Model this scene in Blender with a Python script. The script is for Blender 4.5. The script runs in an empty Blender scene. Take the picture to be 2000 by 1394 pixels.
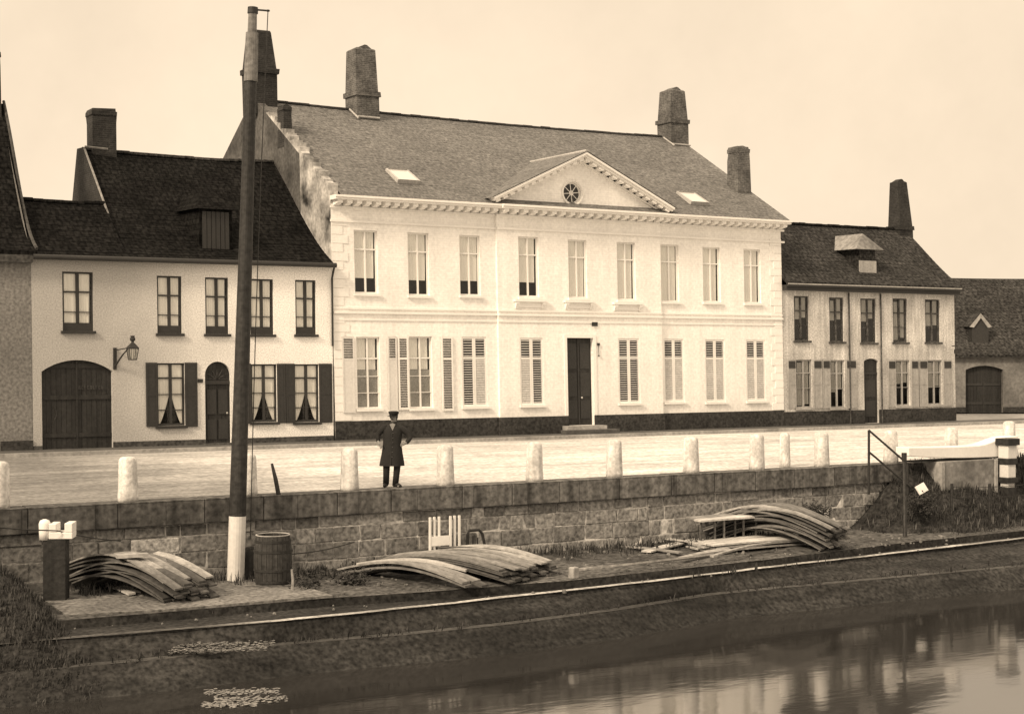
import bpy, bmesh, math, random
from mathutils import Vector, Matrix, noise as mnoise
rnd = random.Random(11)
PI = math.pi
sc = bpy.context.scene
C = sc.collection

# ------------------------------------------------------------------ camera
CAM_H = 3.15                                   # metres above the street
TH = math.atan2(3000.0, 4990.0)                # the street runs along X, the view is turned 31 deg to the right of its normal
cam = bpy.data.cameras.new('camera')
cam.lens = 54.0; cam.sensor_width = 36.0; cam.clip_end = 3000; cam.clip_start = 0.5
cam.shift_y = -0.0035
co = bpy.data.objects.new('camera', cam); C.objects.link(co)
co.location = (0, 0, CAM_H); co.rotation_euler = (math.radians(90), 0, -TH)
sc.camera = co

# ------------------------------------------------------------------ light: thin bright overcast with a soft sun from the left
TINT = (1.0, 0.815, 0.605)                      # sepia light of the old print
SUN_EL = math.radians(36); SUN_DIR = Vector((-0.955, -0.30, 0)).normalized()
W = bpy.data.worlds.new('World'); sc.world = W; W.use_nodes = True
nt = W.node_tree; nt.nodes.clear()
out = nt.nodes.new('ShaderNodeOutputWorld'); bg = nt.nodes.new('ShaderNodeBackground')
sky = nt.nodes.new('ShaderNodeTexSky'); sky.sky_type = 'NISHITA'; sky.sun_disc = False
sky.sun_elevation = SUN_EL; sky.sun_rotation = math.atan2(SUN_DIR.x, SUN_DIR.y)
bw = nt.nodes.new('ShaderNodeRGBToBW'); nt.links.new(sky.outputs[0], bw.inputs[0])
mu = nt.nodes.new('ShaderNodeMath'); mu.operation = 'POWER'; mu.inputs[1].default_value = 0.12
nt.links.new(bw.outputs[0], mu.inputs[0])
tc = nt.nodes.new('ShaderNodeTexCoord'); sx = nt.nodes.new('ShaderNodeSeparateXYZ'); nt.links.new(tc.outputs['Generated'], sx.inputs[0])
mr = nt.nodes.new('ShaderNodeMapRange'); mr.interpolation_type = 'SMOOTHSTEP'
mr.inputs[1].default_value = 0.22; mr.inputs[2].default_value = 0.75; mr.inputs[3].default_value = 7.0; mr.inputs[4].default_value = 13.5
nt.links.new(sx.outputs[2], mr.inputs[0])
cn = nt.nodes.new('ShaderNodeTexNoise'); cn.inputs['Scale'].default_value = 3.4; cn.inputs['Detail'].default_value = 6; cn.inputs['Roughness'].default_value = 0.62
nt.links.new(tc.outputs['Generated'], cn.inputs['Vector'])
cr = nt.nodes.new('ShaderNodeMapRange'); cr.inputs[1].default_value = 0.3; cr.inputs[2].default_value = 0.7; cr.inputs[3].default_value = 0.88; cr.inputs[4].default_value = 1.08
nt.links.new(cn.outputs[0], cr.inputs[0])
m1 = nt.nodes.new('ShaderNodeMath'); m1.operation = 'MULTIPLY'; nt.links.new(mu.outputs[0], m1.inputs[0]); nt.links.new(mr.outputs[0], m1.inputs[1])
m2 = nt.nodes.new('ShaderNodeMath'); m2.operation = 'MULTIPLY'; nt.links.new(m1.outputs[0], m2.inputs[0]); nt.links.new(cr.outputs[0], m2.inputs[1])
vm = nt.nodes.new('ShaderNodeVectorMath'); vm.operation = 'SCALE'; vm.inputs[0].default_value = TINT
nt.links.new(m2.outputs[0], vm.inputs['Scale']); nt.links.new(vm.outputs[0], bg.inputs[0])
bg.inputs[1].default_value = 0.119; nt.links.new(bg.outputs[0], out.inputs[0])
sl = bpy.data.lights.new('sun', 'SUN'); sl.energy = 3.9; sl.angle = math.radians(10); sl.color = (1.0, 0.81, 0.59)
so = bpy.data.objects.new('sun', sl); C.objects.link(so)
so.rotation_euler = (-(SUN_DIR * math.cos(SUN_EL) + Vector((0, 0, math.sin(SUN_EL))))).to_track_quat('-Z', 'Y').to_euler()
sc.view_settings.view_transform = 'Standard'; sc.view_settings.look = 'None'
sc.view_settings.exposure = 0.0; sc.view_settings.gamma = 1.0; sc.view_settings.use_curve_mapping = False
sc.cycles.max_bounces = 8; sc.cycles.transparent_max_bounces = 8

# ------------------------------------------------------------------ measuring: the photo's pixel grid (2000 wide) to metres
RX, RY, FX, FY = math.cos(TH), -math.sin(TH), math.sin(TH), math.cos(TH)
YF = 49.1                                      # the plane of the street fronts
def ray(px):
    p = px - 1000.0
    return 3000 * FX + RX * p, 3000 * FY + RY * p
def at(px, py, Y):
    a, b = ray(px); t = Y / b
    return a * t, CAM_H - (py - 690.0) * t
def ground(px, py, z=0.0):
    a, b = ray(px); t = (CAM_H - z) / (py - 690.0)
    return Vector((a * t, b * t, z))

# ------------------------------------------------------------------ materials
def mat(name, v, rough=0.85, grain=0.18, gscale=14, blotch=0.15, bscale=0.8, bump=0.25, warm=(1, 0.98, 0.95),
        brick=None, streak=0.0, sscale=(6, 6, 0.5), low=None, spec=0.25, grain2=0.0, tone=False):
    m = bpy.data.materials.new(name); m.use_nodes = True
    n = m.node_tree.nodes; L = m.node_tree.links
    b = n['Principled BSDF']; b.inputs['Roughness'].default_value = rough
    b.inputs['Specular IOR Level'].default_value = spec
    t = n.new('ShaderNodeTexCoord')
    def noise(scale, detail, vec=None):
        x = n.new('ShaderNodeTexNoise'); x.inputs['Scale'].default_value = scale; x.inputs['Detail'].default_value = detail
        L.new(vec or t.outputs['Object'], x.inputs['Vector']); return x.outputs[0]
    def rng(src, a):
        r = n.new('ShaderNodeMapRange'); r.inputs[1].default_value = 0.28; r.inputs[2].default_value = 0.72
        r.inputs[3].default_value = 1 - a; r.inputs[4].default_value = 1 + a; L.new(src, r.inputs[0]); return r.outputs[0]
    def mul(a, c):
        x = n.new('ShaderNodeMath'); x.operation = 'MULTIPLY'; L.new(a, x.inputs[0])
        if isinstance(c, (int, float)): x.inputs[1].default_value = c
        else: L.new(c, x.inputs[1])
        return x.outputs[0]
    g = noise(gscale, 2.5)
    val = mul(rng(g, grain), v)
    if blotch: val = mul(val, rng(noise(bscale, 5), blotch))
    if grain2: val = mul(val, rng(noise(gscale * 0.3, 3), grain2))
    if streak:
        mp = n.new('ShaderNodeMapping'); mp.inputs['Scale'].default_value = sscale; L.new(t.outputs['Object'], mp.inputs['Vector'])
        val = mul(val, rng(noise(1.0, 4, mp.outputs[0]), streak))
    if tone:
        at_ = n.new('ShaderNodeAttribute'); at_.attribute_name = 'tone'; val = mul(val, at_.outputs['Fac'])
    height = g
    if brick:
        s = n.new('ShaderNodeSeparateXYZ'); L.new(t.outputs['Object'], s.inputs[0])
        ad = n.new('ShaderNodeMath'); ad.operation = 'ADD'; L.new(s.outputs[0], ad.inputs[0]); L.new(s.outputs[1] if brick.get('xy') else s.outputs[0], ad.inputs[1])
        if not brick.get('xy'): ad.operation = 'MULTIPLY'; L.remove(ad.inputs[1].links[0]); ad.inputs[1].default_value = 1.0
        cz = mul(s.outputs[2], brick.get('zs', 1.0))
        cb = n.new('ShaderNodeCombineXYZ'); L.new(ad.outputs[0], cb.inputs[0]); L.new(cz, cb.inputs[1])
        if brick.get('wob'):
            wn = n.new('ShaderNodeTexNoise'); wn.inputs['Scale'].default_value = 1.7; wn.inputs['Detail'].default_value = 2; L.new(t.outputs['Object'], wn.inputs['Vector'])
            vs = n.new('ShaderNodeVectorMath'); vs.operation = 'SCALE'; vs.inputs['Scale'].default_value = brick['wob']; L.new(wn.outputs[1], vs.inputs[0])
            va = n.new('ShaderNodeVectorMath'); va.operation = 'ADD'; L.new(cb.outputs[0], va.inputs[0]); L.new(vs.outputs[0], va.inputs[1]); vec = va.outputs[0]
        else: vec = cb.outputs[0]
        bt = n.new('ShaderNodeTexBrick'); L.new(vec, bt.inputs['Vector'])
        bt.inputs['Scale'].default_value = 1.0; bt.inputs['Brick Width'].default_value = brick['w']; bt.inputs['Row Height'].default_value = brick['h']
        bt.inputs['Mortar Size'].default_value = brick.get('m', 0.01); bt.inputs['Mortar Smooth'].default_value = 0.4
        bt.inputs['Color1'].default_value = (brick.get('c1', 1.0),) * 3 + (1,); bt.inputs['Color2'].default_value = (brick.get('c2', 0.85),) * 3 + (1,)
        bt.inputs['Mortar'].default_value = (brick.get('mc', 0.7),) * 3 + (1,)
        bt.squash = brick.get('squash', 1.0); bt.squash_frequency = 3
        val = mul(val, bt.outputs[0])
        hm = n.new('ShaderNodeMath'); hm.operation = 'MULTIPLY_ADD'; L.new(bt.outputs['Fac'], hm.inputs[0]); hm.inputs[1].default_value = -0.6; L.new(g, hm.inputs[2]); height = hm.outputs[0]
    if low:                                     # splashed dirt / age from one end: (axis, from, to, factor at 'from')
        s2 = n.new('ShaderNodeSeparateXYZ'); L.new(t.outputs['Object'], s2.inputs[0])
        wob = n.new('ShaderNodeMath'); wob.operation = 'MULTIPLY_ADD'; L.new(noise(0.5, 4), wob.inputs[0]); wob.inputs[1].default_value = low[4]; L.new(s2.outputs[low[0]], wob.inputs[2])
        r = n.new('ShaderNodeMapRange'); r.interpolation_type = 'SMOOTHSTEP'; r.inputs[1].default_value = low[1]; r.inputs[2].default_value = low[2]; r.inputs[3].default_value = low[3]; r.inputs[4].default_value = 1.0
        L.new(wob.outputs[0], r.inputs[0]); val = mul(val, r.outputs[0])
    vm = n.new('ShaderNodeVectorMath'); vm.operation = 'SCALE'; vm.inputs[0].default_value = warm; L.new(val, vm.inputs['Scale'])
    L.new(vm.outputs[0], b.inputs['Base Color'])
    if bump:
        bp = n.new('ShaderNodeBump'); bp.inputs['Strength'].default_value = bump; bp.inputs['Distance'].default_value = 0.03
        L.new(height, bp.inputs['Height']); L.new(bp.outputs[0], b.inputs['Normal'])
    return m

M = {}
M['white_brick'] = mat('white_painted_brick', 0.85, grain=0.10, gscale=9, blotch=0.06, bscale=0.6, bump=0.12, brick=dict(w=0.24, h=0.085, m=0.006, mc=0.88, c2=0.96), streak=0.06, sscale=(3, 3, 0.35), low=(2, 0.6, 1.7, 0.92, 0.9))
M['white_trim'] = mat('white_painted_stone', 0.80, grain=0.05, gscale=12, blotch=0.05, bump=0.08)
M['roughcast'] = mat('grey_white_roughcast', 0.84, grain=0.24, gscale=22, blotch=0.08, bscale=0.5, bump=0.3, low=(0, -1.5, 5.6, 0.47, 1.6))
M['grey_render'] = mat('dark_grey_render', 0.18, grain=0.4, gscale=11, blotch=0.2, bscale=0.5, bump=0.3)
M['worn_render'] = mat('worn_pale_render', 0.47, grain=0.30, gscale=14, blotch=0.30, bscale=0.7, bump=0.3, streak=0.25)
M['barn_render'] = mat('barn_limewash', 0.16, grain=0.25, gscale=7, blotch=0.35, bscale=0.6, bump=0.3)
M['gable_patchy'] = mat('peeling_limewash_gable', 0.30, grain=0.30, gscale=7, blotch=0.95, bscale=1.1, bump=0.4)
M['gable_dark'] = mat('sooty_gable', 0.075, grain=0.35, gscale=7, blotch=0.6, bscale=0.9, bump=0.4)
M['tar_plinth'] = mat('tarred_plinth', 0.038, grain=0.6, gscale=10, blotch=0.25, bump=0.3, rough=0.75)
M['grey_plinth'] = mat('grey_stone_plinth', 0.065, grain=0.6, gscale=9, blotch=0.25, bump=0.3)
M['slate'] = mat('grey_slate_roof', 0.150, grain=0.48, gscale=9, blotch=0.16, bscale=0.35, bump=0.3, brick=dict(w=0.26, h=0.2, zs=2.0, m=0.012, mc=0.7, c2=0.78), grain2=0.12, rough=0.8)
M['dark_tile'] = mat('dark_pantile_roof', 0.013, grain=0.75, gscale=8, blotch=0.35, bscale=0.9, bump=0.5, brick=dict(w=0.25, h=0.3, zs=1.6, m=0.03, mc=0.5, c2=0.7), rough=0.95, spec=0.05)
M['brown_tile'] = mat('weathered_tile_roof', 0.044, grain=0.8, gscale=8, blotch=0.3, bscale=0.9, bump=0.5, brick=dict(w=0.25, h=0.3, zs=1.6, m=0.03, mc=0.55, c2=0.7), rough=0.9, spec=0.12)
M['chimney_brick'] = mat('sooty_chimney_brick', 0.11, grain=0.35, gscale=8, blotch=0.4, bscale=1.6, bump=0.4, brick=dict(w=0.22, h=0.075, m=0.012, mc=1.3, c2=0.65, xy=1))
M['dark_brick'] = mat('dark_sooty_brick', 0.032, grain=0.3, gscale=8, blotch=0.3, bscale=1.6, bump=0.4, brick=dict(w=0.22, h=0.075, m=0.012, mc=1.3, c2=0.7, xy=1))
M['lead'] = mat('pale_lead_flashing', 0.40, grain=0.2, bump=0.1)
M['dark_paint'] = mat('dark_green_black_paint', 0.032, rough=0.5, grain=0.2, gscale=16, blotch=0.15, bump=0.1, spec=0.3)
M['gate_paint'] = mat('dark_gate_boards', 0.026, rough=0.6, grain=0.25, gscale=12, blotch=0.2, bump=0.15, streak=0.25)
M['white_paint'] = mat('white_gloss_paint', 0.78, rough=0.45, grain=0.04, gscale=14, blotch=0.05, bump=0.05)
M['grey_white_paint'] = mat('greyed_white_paint', 0.62, rough=0.6, grain=0.07, gscale=14, blotch=0.07, bump=0.05)
M['grey_paint'] = mat('grey_shutter_paint', 0.33, rough=0.6, grain=0.16, gscale=14, blotch=0.15, bump=0.08, streak=0.15)
M['curtain'] = mat('white_linen', 0.80, grain=0.05, gscale=20, blotch=0.06, bump=0.0)
M['sheer'] = mat('grey_net_curtain', 0.30, grain=0.2, gscale=25, blotch=0.12, bump=0.0)
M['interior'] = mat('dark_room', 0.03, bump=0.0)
M['road'] = mat('pale_cobbled_street', 0.52, grain=0.34, gscale=9, blotch=0.20, bscale=0.25, bump=0.5, streak=0.24, sscale=(0.15, 1.9, 1), low=(0, 12, 21, 0.33, 5), grain2=0.14)
M['earth'] = mat('pale_ground', 0.35, grain=0.2, gscale=4, blotch=0.2, bump=0.3)
M['pavement'] = mat('bluestone_pavement', 0.085, grain=0.25, gscale=8, blotch=0.25, bump=0.2)
M['kerb'] = mat('worn_kerb_stone', 0.30, grain=0.25, gscale=8, blotch=0.35, bump=0.2)
M['coping'] = mat('stained_coping_stone', 0.125, grain=0.5, gscale=9, blotch=0.22, bscale=0.5, bump=0.35, streak=0.6, sscale=(3.5, 3.5, 0.3), brick=dict(w=1.5, h=3.0, m=0.012, mc=0.5, c2=0.8), low=(0, 8, 19, 0.6, 3))
M['quay_stone'] = mat('rough_quay_masonry', 0.20, grain=0.6, gscale=10, blotch=0.2, bscale=1.5, bump=0.7, tone=True, low=(0, 8, 18, 0.62, 3))
M['mortar'] = mat('pale_lime_mortar', 0.42, grain=0.5, gscale=9, blotch=0.5, bscale=0.8, bump=0.5, low=(0, 8, 18, 0.45, 3))
M['gravel'] = mat('quay_gravel', 0.070, grain=0.8, gscale=9, blotch=0.45, bscale=0.45, bump=0.7, grain2=0.25)
M['paving'] = mat('pale_worn_paving', 0.15, grain=0.6, gscale=10, blotch=0.3, bscale=0.8, bump=0.5, grain2=0.2)
M['mud'] = mat('dark_wet_bank', 0.024, grain=0.8, gscale=11, blotch=0.4, bscale=0.5, bump=0.35, grain2=0.3, rough=0.9, streak=0.5, sscale=(0.16, 3.2, 3.2))
M['bank_light'] = mat('worn_edge_timber', 0.34, grain=0.5, gscale=9, blotch=0.5, bscale=0.9, bump=0.3, low=(0, 9.8, 12.0, 0.22, 0.8))
M['ledge'] = mat('mossy_ledge', 0.060, grain=0.4, gscale=7, blotch=0.4, bscale=0.5, bump=0.4)
M['bollard'] = mat('whitewashed_stone', 0.58, grain=0.22, gscale=14, blotch=0.28, bscale=3.0, bump=0.4, low=(2, -0.12, 0.34, 0.55, 0.3), streak=0.15, sscale=(9, 9, 0.8))
M['tar'] = mat('tarred_timber', 0.022, rough=0.6, grain=0.5, gscale=10, blotch=0.25, bump=0.3, spec=0.35, streak=0.3, sscale=(12, 12, 0.6))
M['mast_wood'] = mat('greyed_mast_wood', 0.15, grain=0.35, gscale=10, blotch=0.2, bump=0.3, streak=0.25, sscale=(12, 12, 0.6))
M['grey_wood'] = mat('weathered_grey_wood', 0.26, grain=0.25, gscale=10, blotch=0.2, bump=0.3, streak=0.2, sscale=(12, 12, 0.6))
for i, v in enumerate((0.08, 0.14, 0.22, 0.32)):
    M['plank%d' % i] = mat('sawn_plank_wood', v, grain=0.25, gscale=9, blotch=0.3, bscale=1.2, bump=0.25, streak=0.2, sscale=(9, 2, 9))
M['pale_plank'] = mat('pale_new_plank_wood', 0.46, grain=0.2, gscale=9, blotch=0.25, bscale=1.2, bump=0.2)
M['iron'] = mat('dark_iron', 0.03, rough=0.6, grain=0.2, bump=0.1)
M['staves'] = mat('dark_oak_staves', 0.045, grain=0.3, gscale=10, blotch=0.25, bump=0.3, streak=0.3, sscale=(14, 14, 0.6))
M['pier_stone'] = mat('grey_pier_stone', 0.20, grain=0.3, gscale=7, blotch=0.35, bscale=1.2, bump=0.4)
M['weed'] = mat('rank_grass', 0.040, grain=0.35, gscale=5, blotch=0.4, bscale=0.8, bump=0.0)
M['weed_light'] = mat('dry_reed_stems', 0.10, grain=0.3, gscale=5, blotch=0.3, bump=0.0)
M['cloth'] = mat('dark_wool_cloth', 0.020, grain=0.2, gscale=30, blotch=0.1, bump=0.1)
M['cap_cloth'] = mat('black_cap_cloth', 0.016, grain=0.2, gscale=30, bump=0.1)
M['skin'] = mat('skin', 0.24, grain=0.05, bump=0.0, rough=0.6)
M['hair'] = mat('dark_hair', 0.02, bump=0.0)
M['leather'] = mat('black_boot_leather', 0.018, rough=0.5, bump=0.1)

def glass_mat(name, refl=0.10):
    m = bpy.data.materials.new(name); m.use_nodes = True; n = m.node_tree.nodes; L = m.node_tree.links; n.clear()
    o = n.new('ShaderNodeOutputMaterial'); mx = n.new('ShaderNodeMixShader'); tr = n.new('ShaderNodeBsdfTransparent'); gl = n.new('ShaderNodeBsdfGlossy')
    tr.inputs[0].default_value = (0.9, 0.9, 0.88, 1); gl.inputs['Roughness'].default_value = 0.03; gl.inputs[0].default_value = (0.9, 0.9, 0.9, 1)
    lw = n.new('ShaderNodeLayerWeight'); lw.inputs[0].default_value = 0.5
    pw = n.new('ShaderNodeMath'); pw.operation = 'POWER'; pw.inputs[1].default_value = 4.0; L.new(lw.outputs['Facing'], pw.inputs[0])
    ma = n.new('ShaderNodeMath'); ma.operation = 'MULTIPLY_ADD'; ma.inputs[1].default_value = 0.9; ma.inputs[2].default_value = 0.045; L.new(pw.outputs[0], ma.inputs[0])
    t = n.new('ShaderNodeTexCoord'); ns = n.new('ShaderNodeTexNoise'); ns.inputs['Scale'].default_value = 3.0; L.new(t.outputs['Object'], ns.inputs['Vector'])
    bp = n.new('ShaderNodeBump'); bp.inputs['Strength'].default_value = 0.05; L.new(ns.outputs[0], bp.inputs['Height']); L.new(bp.outputs[0], gl.inputs['Normal'])
    L.new(ma.outputs[0], mx.inputs[0]); L.new(tr.outputs[0], mx.inputs[1]); L.new(gl.outputs[0], mx.inputs[2]); L.new(mx.outputs[0], o.inputs[0])
    return m
M['glass'] = glass_mat('old_window_glass')
def sky_glass():
    m = bpy.data.materials.new('skylight_glass'); m.use_nodes = True; b = m.node_tree.nodes['Principled BSDF']
    b.inputs['Base Color'].default_value = (0.55, 0.54, 0.52, 1); b.inputs['Roughness'].default_value = 0.12; b.inputs['IOR'].default_value = 1.6
    return m
M['sky_glass'] = sky_glass()
def water_mat():
    m = bpy.data.materials.new('still_canal_water'); m.use_nodes = True; n = m.node_tree.nodes; L = m.node_tree.links
    b = n['Principled BSDF']; b.inputs['Base Color'].default_value = (0.022, 0.021, 0.02, 1); b.inputs['Roughness'].default_value = 0.07; b.inputs['IOR'].default_value = 3.9
    t = n.new('ShaderNodeTexCoord'); mp = n.new('ShaderNodeMapping'); mp.inputs['Rotation'].default_value = (0, 0, TH); mp.inputs['Scale'].default_value = (0.8, 2.2, 1)
    L.new(t.outputs['Object'], mp.inputs[0])
    a = n.new('ShaderNodeTexNoise'); a.inputs['Scale'].default_value = 1.6; a.inputs['Detail'].default_value = 4; L.new(mp.outputs[0], a.inputs['Vector'])
    bp = n.new('ShaderNodeBump'); bp.inputs['Strength'].default_value = 0.085; bp.inputs['Distance'].default_value = 0.03
    L.new(a.outputs[0], bp.inputs['Height']); L.new(bp.outputs[0], b.inputs['Normal'])
    return m
M['water'] = water_mat()

# ------------------------------------------------------------------ mesh building
def top_origin(o):
    while o.parent: o = o.parent
    return Vector(o.location)
class MB:
    def __init__(s): s.v = []; s.f = []
    def add(s, vs, fs):
        k = len(s.v); s.v += [Vector(p) for p in vs]; s.f += [tuple(i + k for i in f) for f in fs]; return s
    def quad(s, a, b, c, d): return s.add([a, b, c, d], [(0, 1, 2, 3)])
    def box(s, x0, x1, y0, y1, z0, z1):
        return s.add([(x0, y0, z0), (x1, y0, z0), (x1, y1, z0), (x0, y1, z0), (x0, y0, z1), (x1, y0, z1), (x1, y1, z1), (x0, y1, z1)],
                     [(0, 3, 2, 1), (4, 5, 6, 7), (0, 1, 5, 4), (1, 2, 6, 5), (2, 3, 7, 6), (3, 0, 4, 7)])
    def prism(s, poly, axis, a, b):             # poly of 2-D points extruded along an axis from a to b
        def p3(q, w): return {'x': (w, q[0], q[1]), 'y': (q[0], w, q[1]), 'z': (q[0], q[1], w)}[axis]
        n = len(poly); vs = [p3(q, a) for q in poly] + [p3(q, b) for q in poly]
        fs = [tuple(range(n)), tuple(range(2 * n - 1, n - 1, -1))] + [(i, (i + 1) % n, n + (i + 1) % n, n + i) for i in range(n)]
        return s.add(vs, fs)
    def tube(s, pts, rad, n=8, cap=True):
        pts = [Vector(p) for p in pts]; R = rad if isinstance(rad, (list, tuple)) else [rad] * len(pts)
        rings = []; up = None
        for i, p in enumerate(pts):
            t = (pts[min(i + 1, len(pts) - 1)] - pts[max(i - 1, 0)]).normalized()
            if up is None: up = t.orthogonal().normalized()
            up = (up - t * up.dot(t)).normalized(); w = t.cross(up)
            rings.append([p + (up * math.cos(2 * PI * j / n) + w * math.sin(2 * PI * j / n)) * R[i] for j in range(n)])
        vs = [q for r in rings for q in r]; fs = []
        for i in range(len(pts) - 1):
            for j in range(n): fs.append((i * n + j, i * n + (j + 1) % n, (i + 1) * n + (j + 1) % n, (i + 1) * n + j))
        if cap: fs += [tuple(range(n - 1, -1, -1)), tuple((len(pts) - 1) * n + j for j in range(n))]
        return s.add(vs, fs)
    def lathe(s, prof, n=24, c=(0, 0), ell=1.0, jit=0.0):
        vs = []; fs = []
        for r, z in prof:
            for j in range(n):
                rr = r * (1 + (rnd.uniform(-jit, jit) if jit else 0)); vs.append((c[0] + rr * math.cos(2 * PI * j / n), c[1] + rr * ell * math.sin(2 * PI * j / n), z))
        for i in range(len(prof) - 1):
            for j in range(n): fs.append((i * n + j, i * n + (j + 1) % n, (i + 1) * n + (j + 1) % n, (i + 1) * n + j))
        fs += [tuple(range(n - 1, -1, -1)), tuple((len(prof) - 1) * n + j for j in range(n))]
        return s.add(vs, fs)
    def build(s, name, m, parent=None, loc=None, xf=None, local=False, smooth=False, bevel=0):
        org = Vector(loc) if loc is not None else (Vector((0, 0, 0)) if local or parent is None else top_origin(parent))
        me = bpy.data.meshes.new(name)
        vs = [(xf(v) if xf else v) - (Vector((0, 0, 0)) if local else org) for v in s.v]
        me.from_pydata([tuple(v) for v in vs], [], s.f); me.validate()
        bm = bmesh.new(); bm.from_mesh(me); bmesh.ops.recalc_face_normals(bm, faces=bm.faces); bm.to_mesh(me); bm.free()
        me.materials.append(m)
        if smooth:
            for p in me.polygons: p.use_smooth = True
        o = bpy.data.objects.new(name, me); C.objects.link(o)
        if parent: o.parent = parent
        elif loc is not None: o.location = loc
        if bevel:
            bv = o.modifiers.new('bevel', 'BEVEL'); bv.width = bevel; bv.segments = 2; bv.limit_method = 'ANGLE'
        return o
def tag(o, label=None, cat=None, group=None, kind=None):
    if label: o['label'] = label
    if cat: o['category'] = cat
    if group: o['group'] = group
    if kind: o['kind'] = kind
    return o
def thing(name, loc, label, cat, rz=0, group=None):
    o = bpy.data.objects.new(name, None); C.objects.link(o); o.location = loc; o.rotation_euler = (0, 0, rz); o.empty_display_size = 0.2
    return tag(o, label, cat, group)
def copy_tree(o, parent=None):
    c = o.copy(); C.objects.link(c)
    if parent: c.parent = parent
    for ch in [q for q in bpy.data.objects if q.parent == o]: copy_tree(ch, c)
    return c

# ------------------------------------------------------------------ the ground, the street, the quay, the water
def sheet(name, m, pts, z=None, kind='structure'):
    b = MB(); b.add([(p[0], p[1], p[2] if len(p) > 2 else z) for p in pts], [tuple(range(len(pts)))])
    o = b.build(name, m); o['kind'] = kind; return o
QY = 31.7                                       # the edge of the upper quay
sheet('ground', M['earth'], [(-900, 33, -0.06), (1500, 33, -0.06), (1500, 1500, -0.06), (-900, 1500, -0.06)])
b = MB(); nx, ny = 120, 14                      # street: slightly cambered and uneven
for j in range(ny + 1):
    for i in range(nx + 1):
        x = -50 + 190 * i / nx; y = 32.25 + (47.55 - 32.25) * j / ny
        b.v.append(Vector((x, y, 0.0 + 0.07 * math.sin(PI * j / ny) + 0.018 * mnoise.noise((x * 0.4, y * 0.7, 0)) * (0 < j < ny))))
for j in range(ny):
    for i in range(nx): k = j * (nx + 1) + i; b.f.append((k, k + 1, k + nx + 2, k + nx + 1))
b.build('street', M['road'], smooth=True)['kind'] = 'structure'
b = MB(); b.box(-60, 61, 47.7, YF + 0.05, -0.1, 0.12)
b.build('pavement', M['pavement'])['kind'] = 'structure'
b = MB(); b.box(-60, 61, 47.5, 47.7, -0.1, 0.125)
b.build('kerb', M['kerb'])['kind'] = 'structure'
b = MB()                                        # coping course of the quay: individual blocks, slightly out of line
x = -34.0
while x < 33.2:
    w = rnd.uniform(1.3, 1.9); e = rnd.uniform(-0.012, 0.012)
    b.box(x, min(x + w, 33.4) - 0.012, QY + e, 32.27, -0.50 + e, 0.03 + e * 0.7); x += w
o = b.build('quay_coping', M['coping'], bevel=0.02); o['kind'] = 'structure'
qw = thing('quay_wall', (0, QY, -1.75), 'long quay wall of rough stone blocks below the street', 'wall')
b = MB(); b.add([(-34, QY + 0.135, -0.505), (33.4, QY + 0.135, -0.505), (33.4, QY + 0.045, -2.2), (-34, QY + 0.045, -2.2), (-34, 32.3, -0.505), (33.4, 32.3, -0.505), (33.4, 32.3, -2.2), (-34, 32.3, -2.2)],
         [(0, 1, 2, 3), (0, 4, 5, 1), (1, 5, 6, 2), (0, 3, 7, 4), (5, 4, 7, 6)]); b.build('core', M['mortar'], qw)
b = MB(); tones = []; z = -0.512; row = 0
while z > -2.1:
    hgt = (0.24, 0.33, 0.40, 0.30, 0.42)[row % 5] * rnd.uniform(0.95, 1.05); x = -12 + rnd.uniform(-1, 0); row += 1
    while x < 33.2:
        w = rnd.choice((0.35, 0.5, 0.6, 0.75, 0.95)) * rnd.uniform(0.85, 1.15); y0 = QY + 0.10 + 0.055 * (z + 0.5) + rnd.uniform(-0.02, 0.02); g1, g2 = rnd.uniform(0.006, 0.022), rnd.uniform(0.004, 0.02)
        j = lambda q: rnd.uniform(-q, q)
        x1 = min(x + w, 33.38); zt_, zb_ = z - g2, z - hgt + g2 * 0.5
        b.add([(x + g1, y0 + j(.015), zb_ + j(.012)), (x1 - g1, y0 + j(.015), zb_ + j(.012)), (x1 - g1, y0 + 0.16, zb_), (x + g1, y0 + 0.16, zb_), (x + g1 + j(.01), y0 + 0.01 + j(.015), zt_ + j(.01)), (x1 - g1 + j(.01), y0 + 0.01 + j(.015), zt_ + j(.01)), (x1 - g1, y0 + 0.16, zt_), (x + g1, y0 + 0.16, zt_)],
              [(0, 3, 2, 1), (4, 5, 6, 7), (0, 1, 5, 4), (1, 2, 6, 5), (2, 3, 7, 6), (3, 0, 4, 7)])
        t = 1 + rnd.gauss(0, 0.22); t = t * 1.9 if rnd.random() < 0.06 else t; tones.append(max(0.45, t)); x += w
    z -= hgt
o = b.build('stone_courses', M['quay_stone'], qw, bevel=0.018); ta = o.data.attributes.new('tone', 'FLOAT', 'FACE')
for i in range(len(o.data.polygons)): ta.data[i].value = tones[i // 6]
Z1, Z2, Z3, ZW = -1.75, -1.90, -2.30, -2.76
E1 = [ground(p, q, Z1) for p, q in ((-330, 1250), (-60, 1226), (320, 1195), (632, 1168), (790, 1158), (951, 1146), (1115, 1133), (1300, 1113), (1500, 1092), (1760, 1060), (2150, 1020))]
E2 = [ground(p, q, Z2) for p, q in ((-330, 1290), (-60, 1262), (280, 1234), (540, 1213), (800, 1187), (1000, 1165), (1250, 1138), (1500, 1108), (1750, 1080), (1990, 1052), (2250, 1022))]
E3 = [ground(p, q, Z3) for p, q in ((-330, 1340), (-60, 1320), (300, 1288), (560, 1258), (800, 1238), (1000, 1218), (1200, 1192), (1400, 1160), (1700, 1132), (2000, 1105), (2300, 1078))]
E4 = [Vector((p.x, p.y - 0.75, ZW)) for p in E3]
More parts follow.
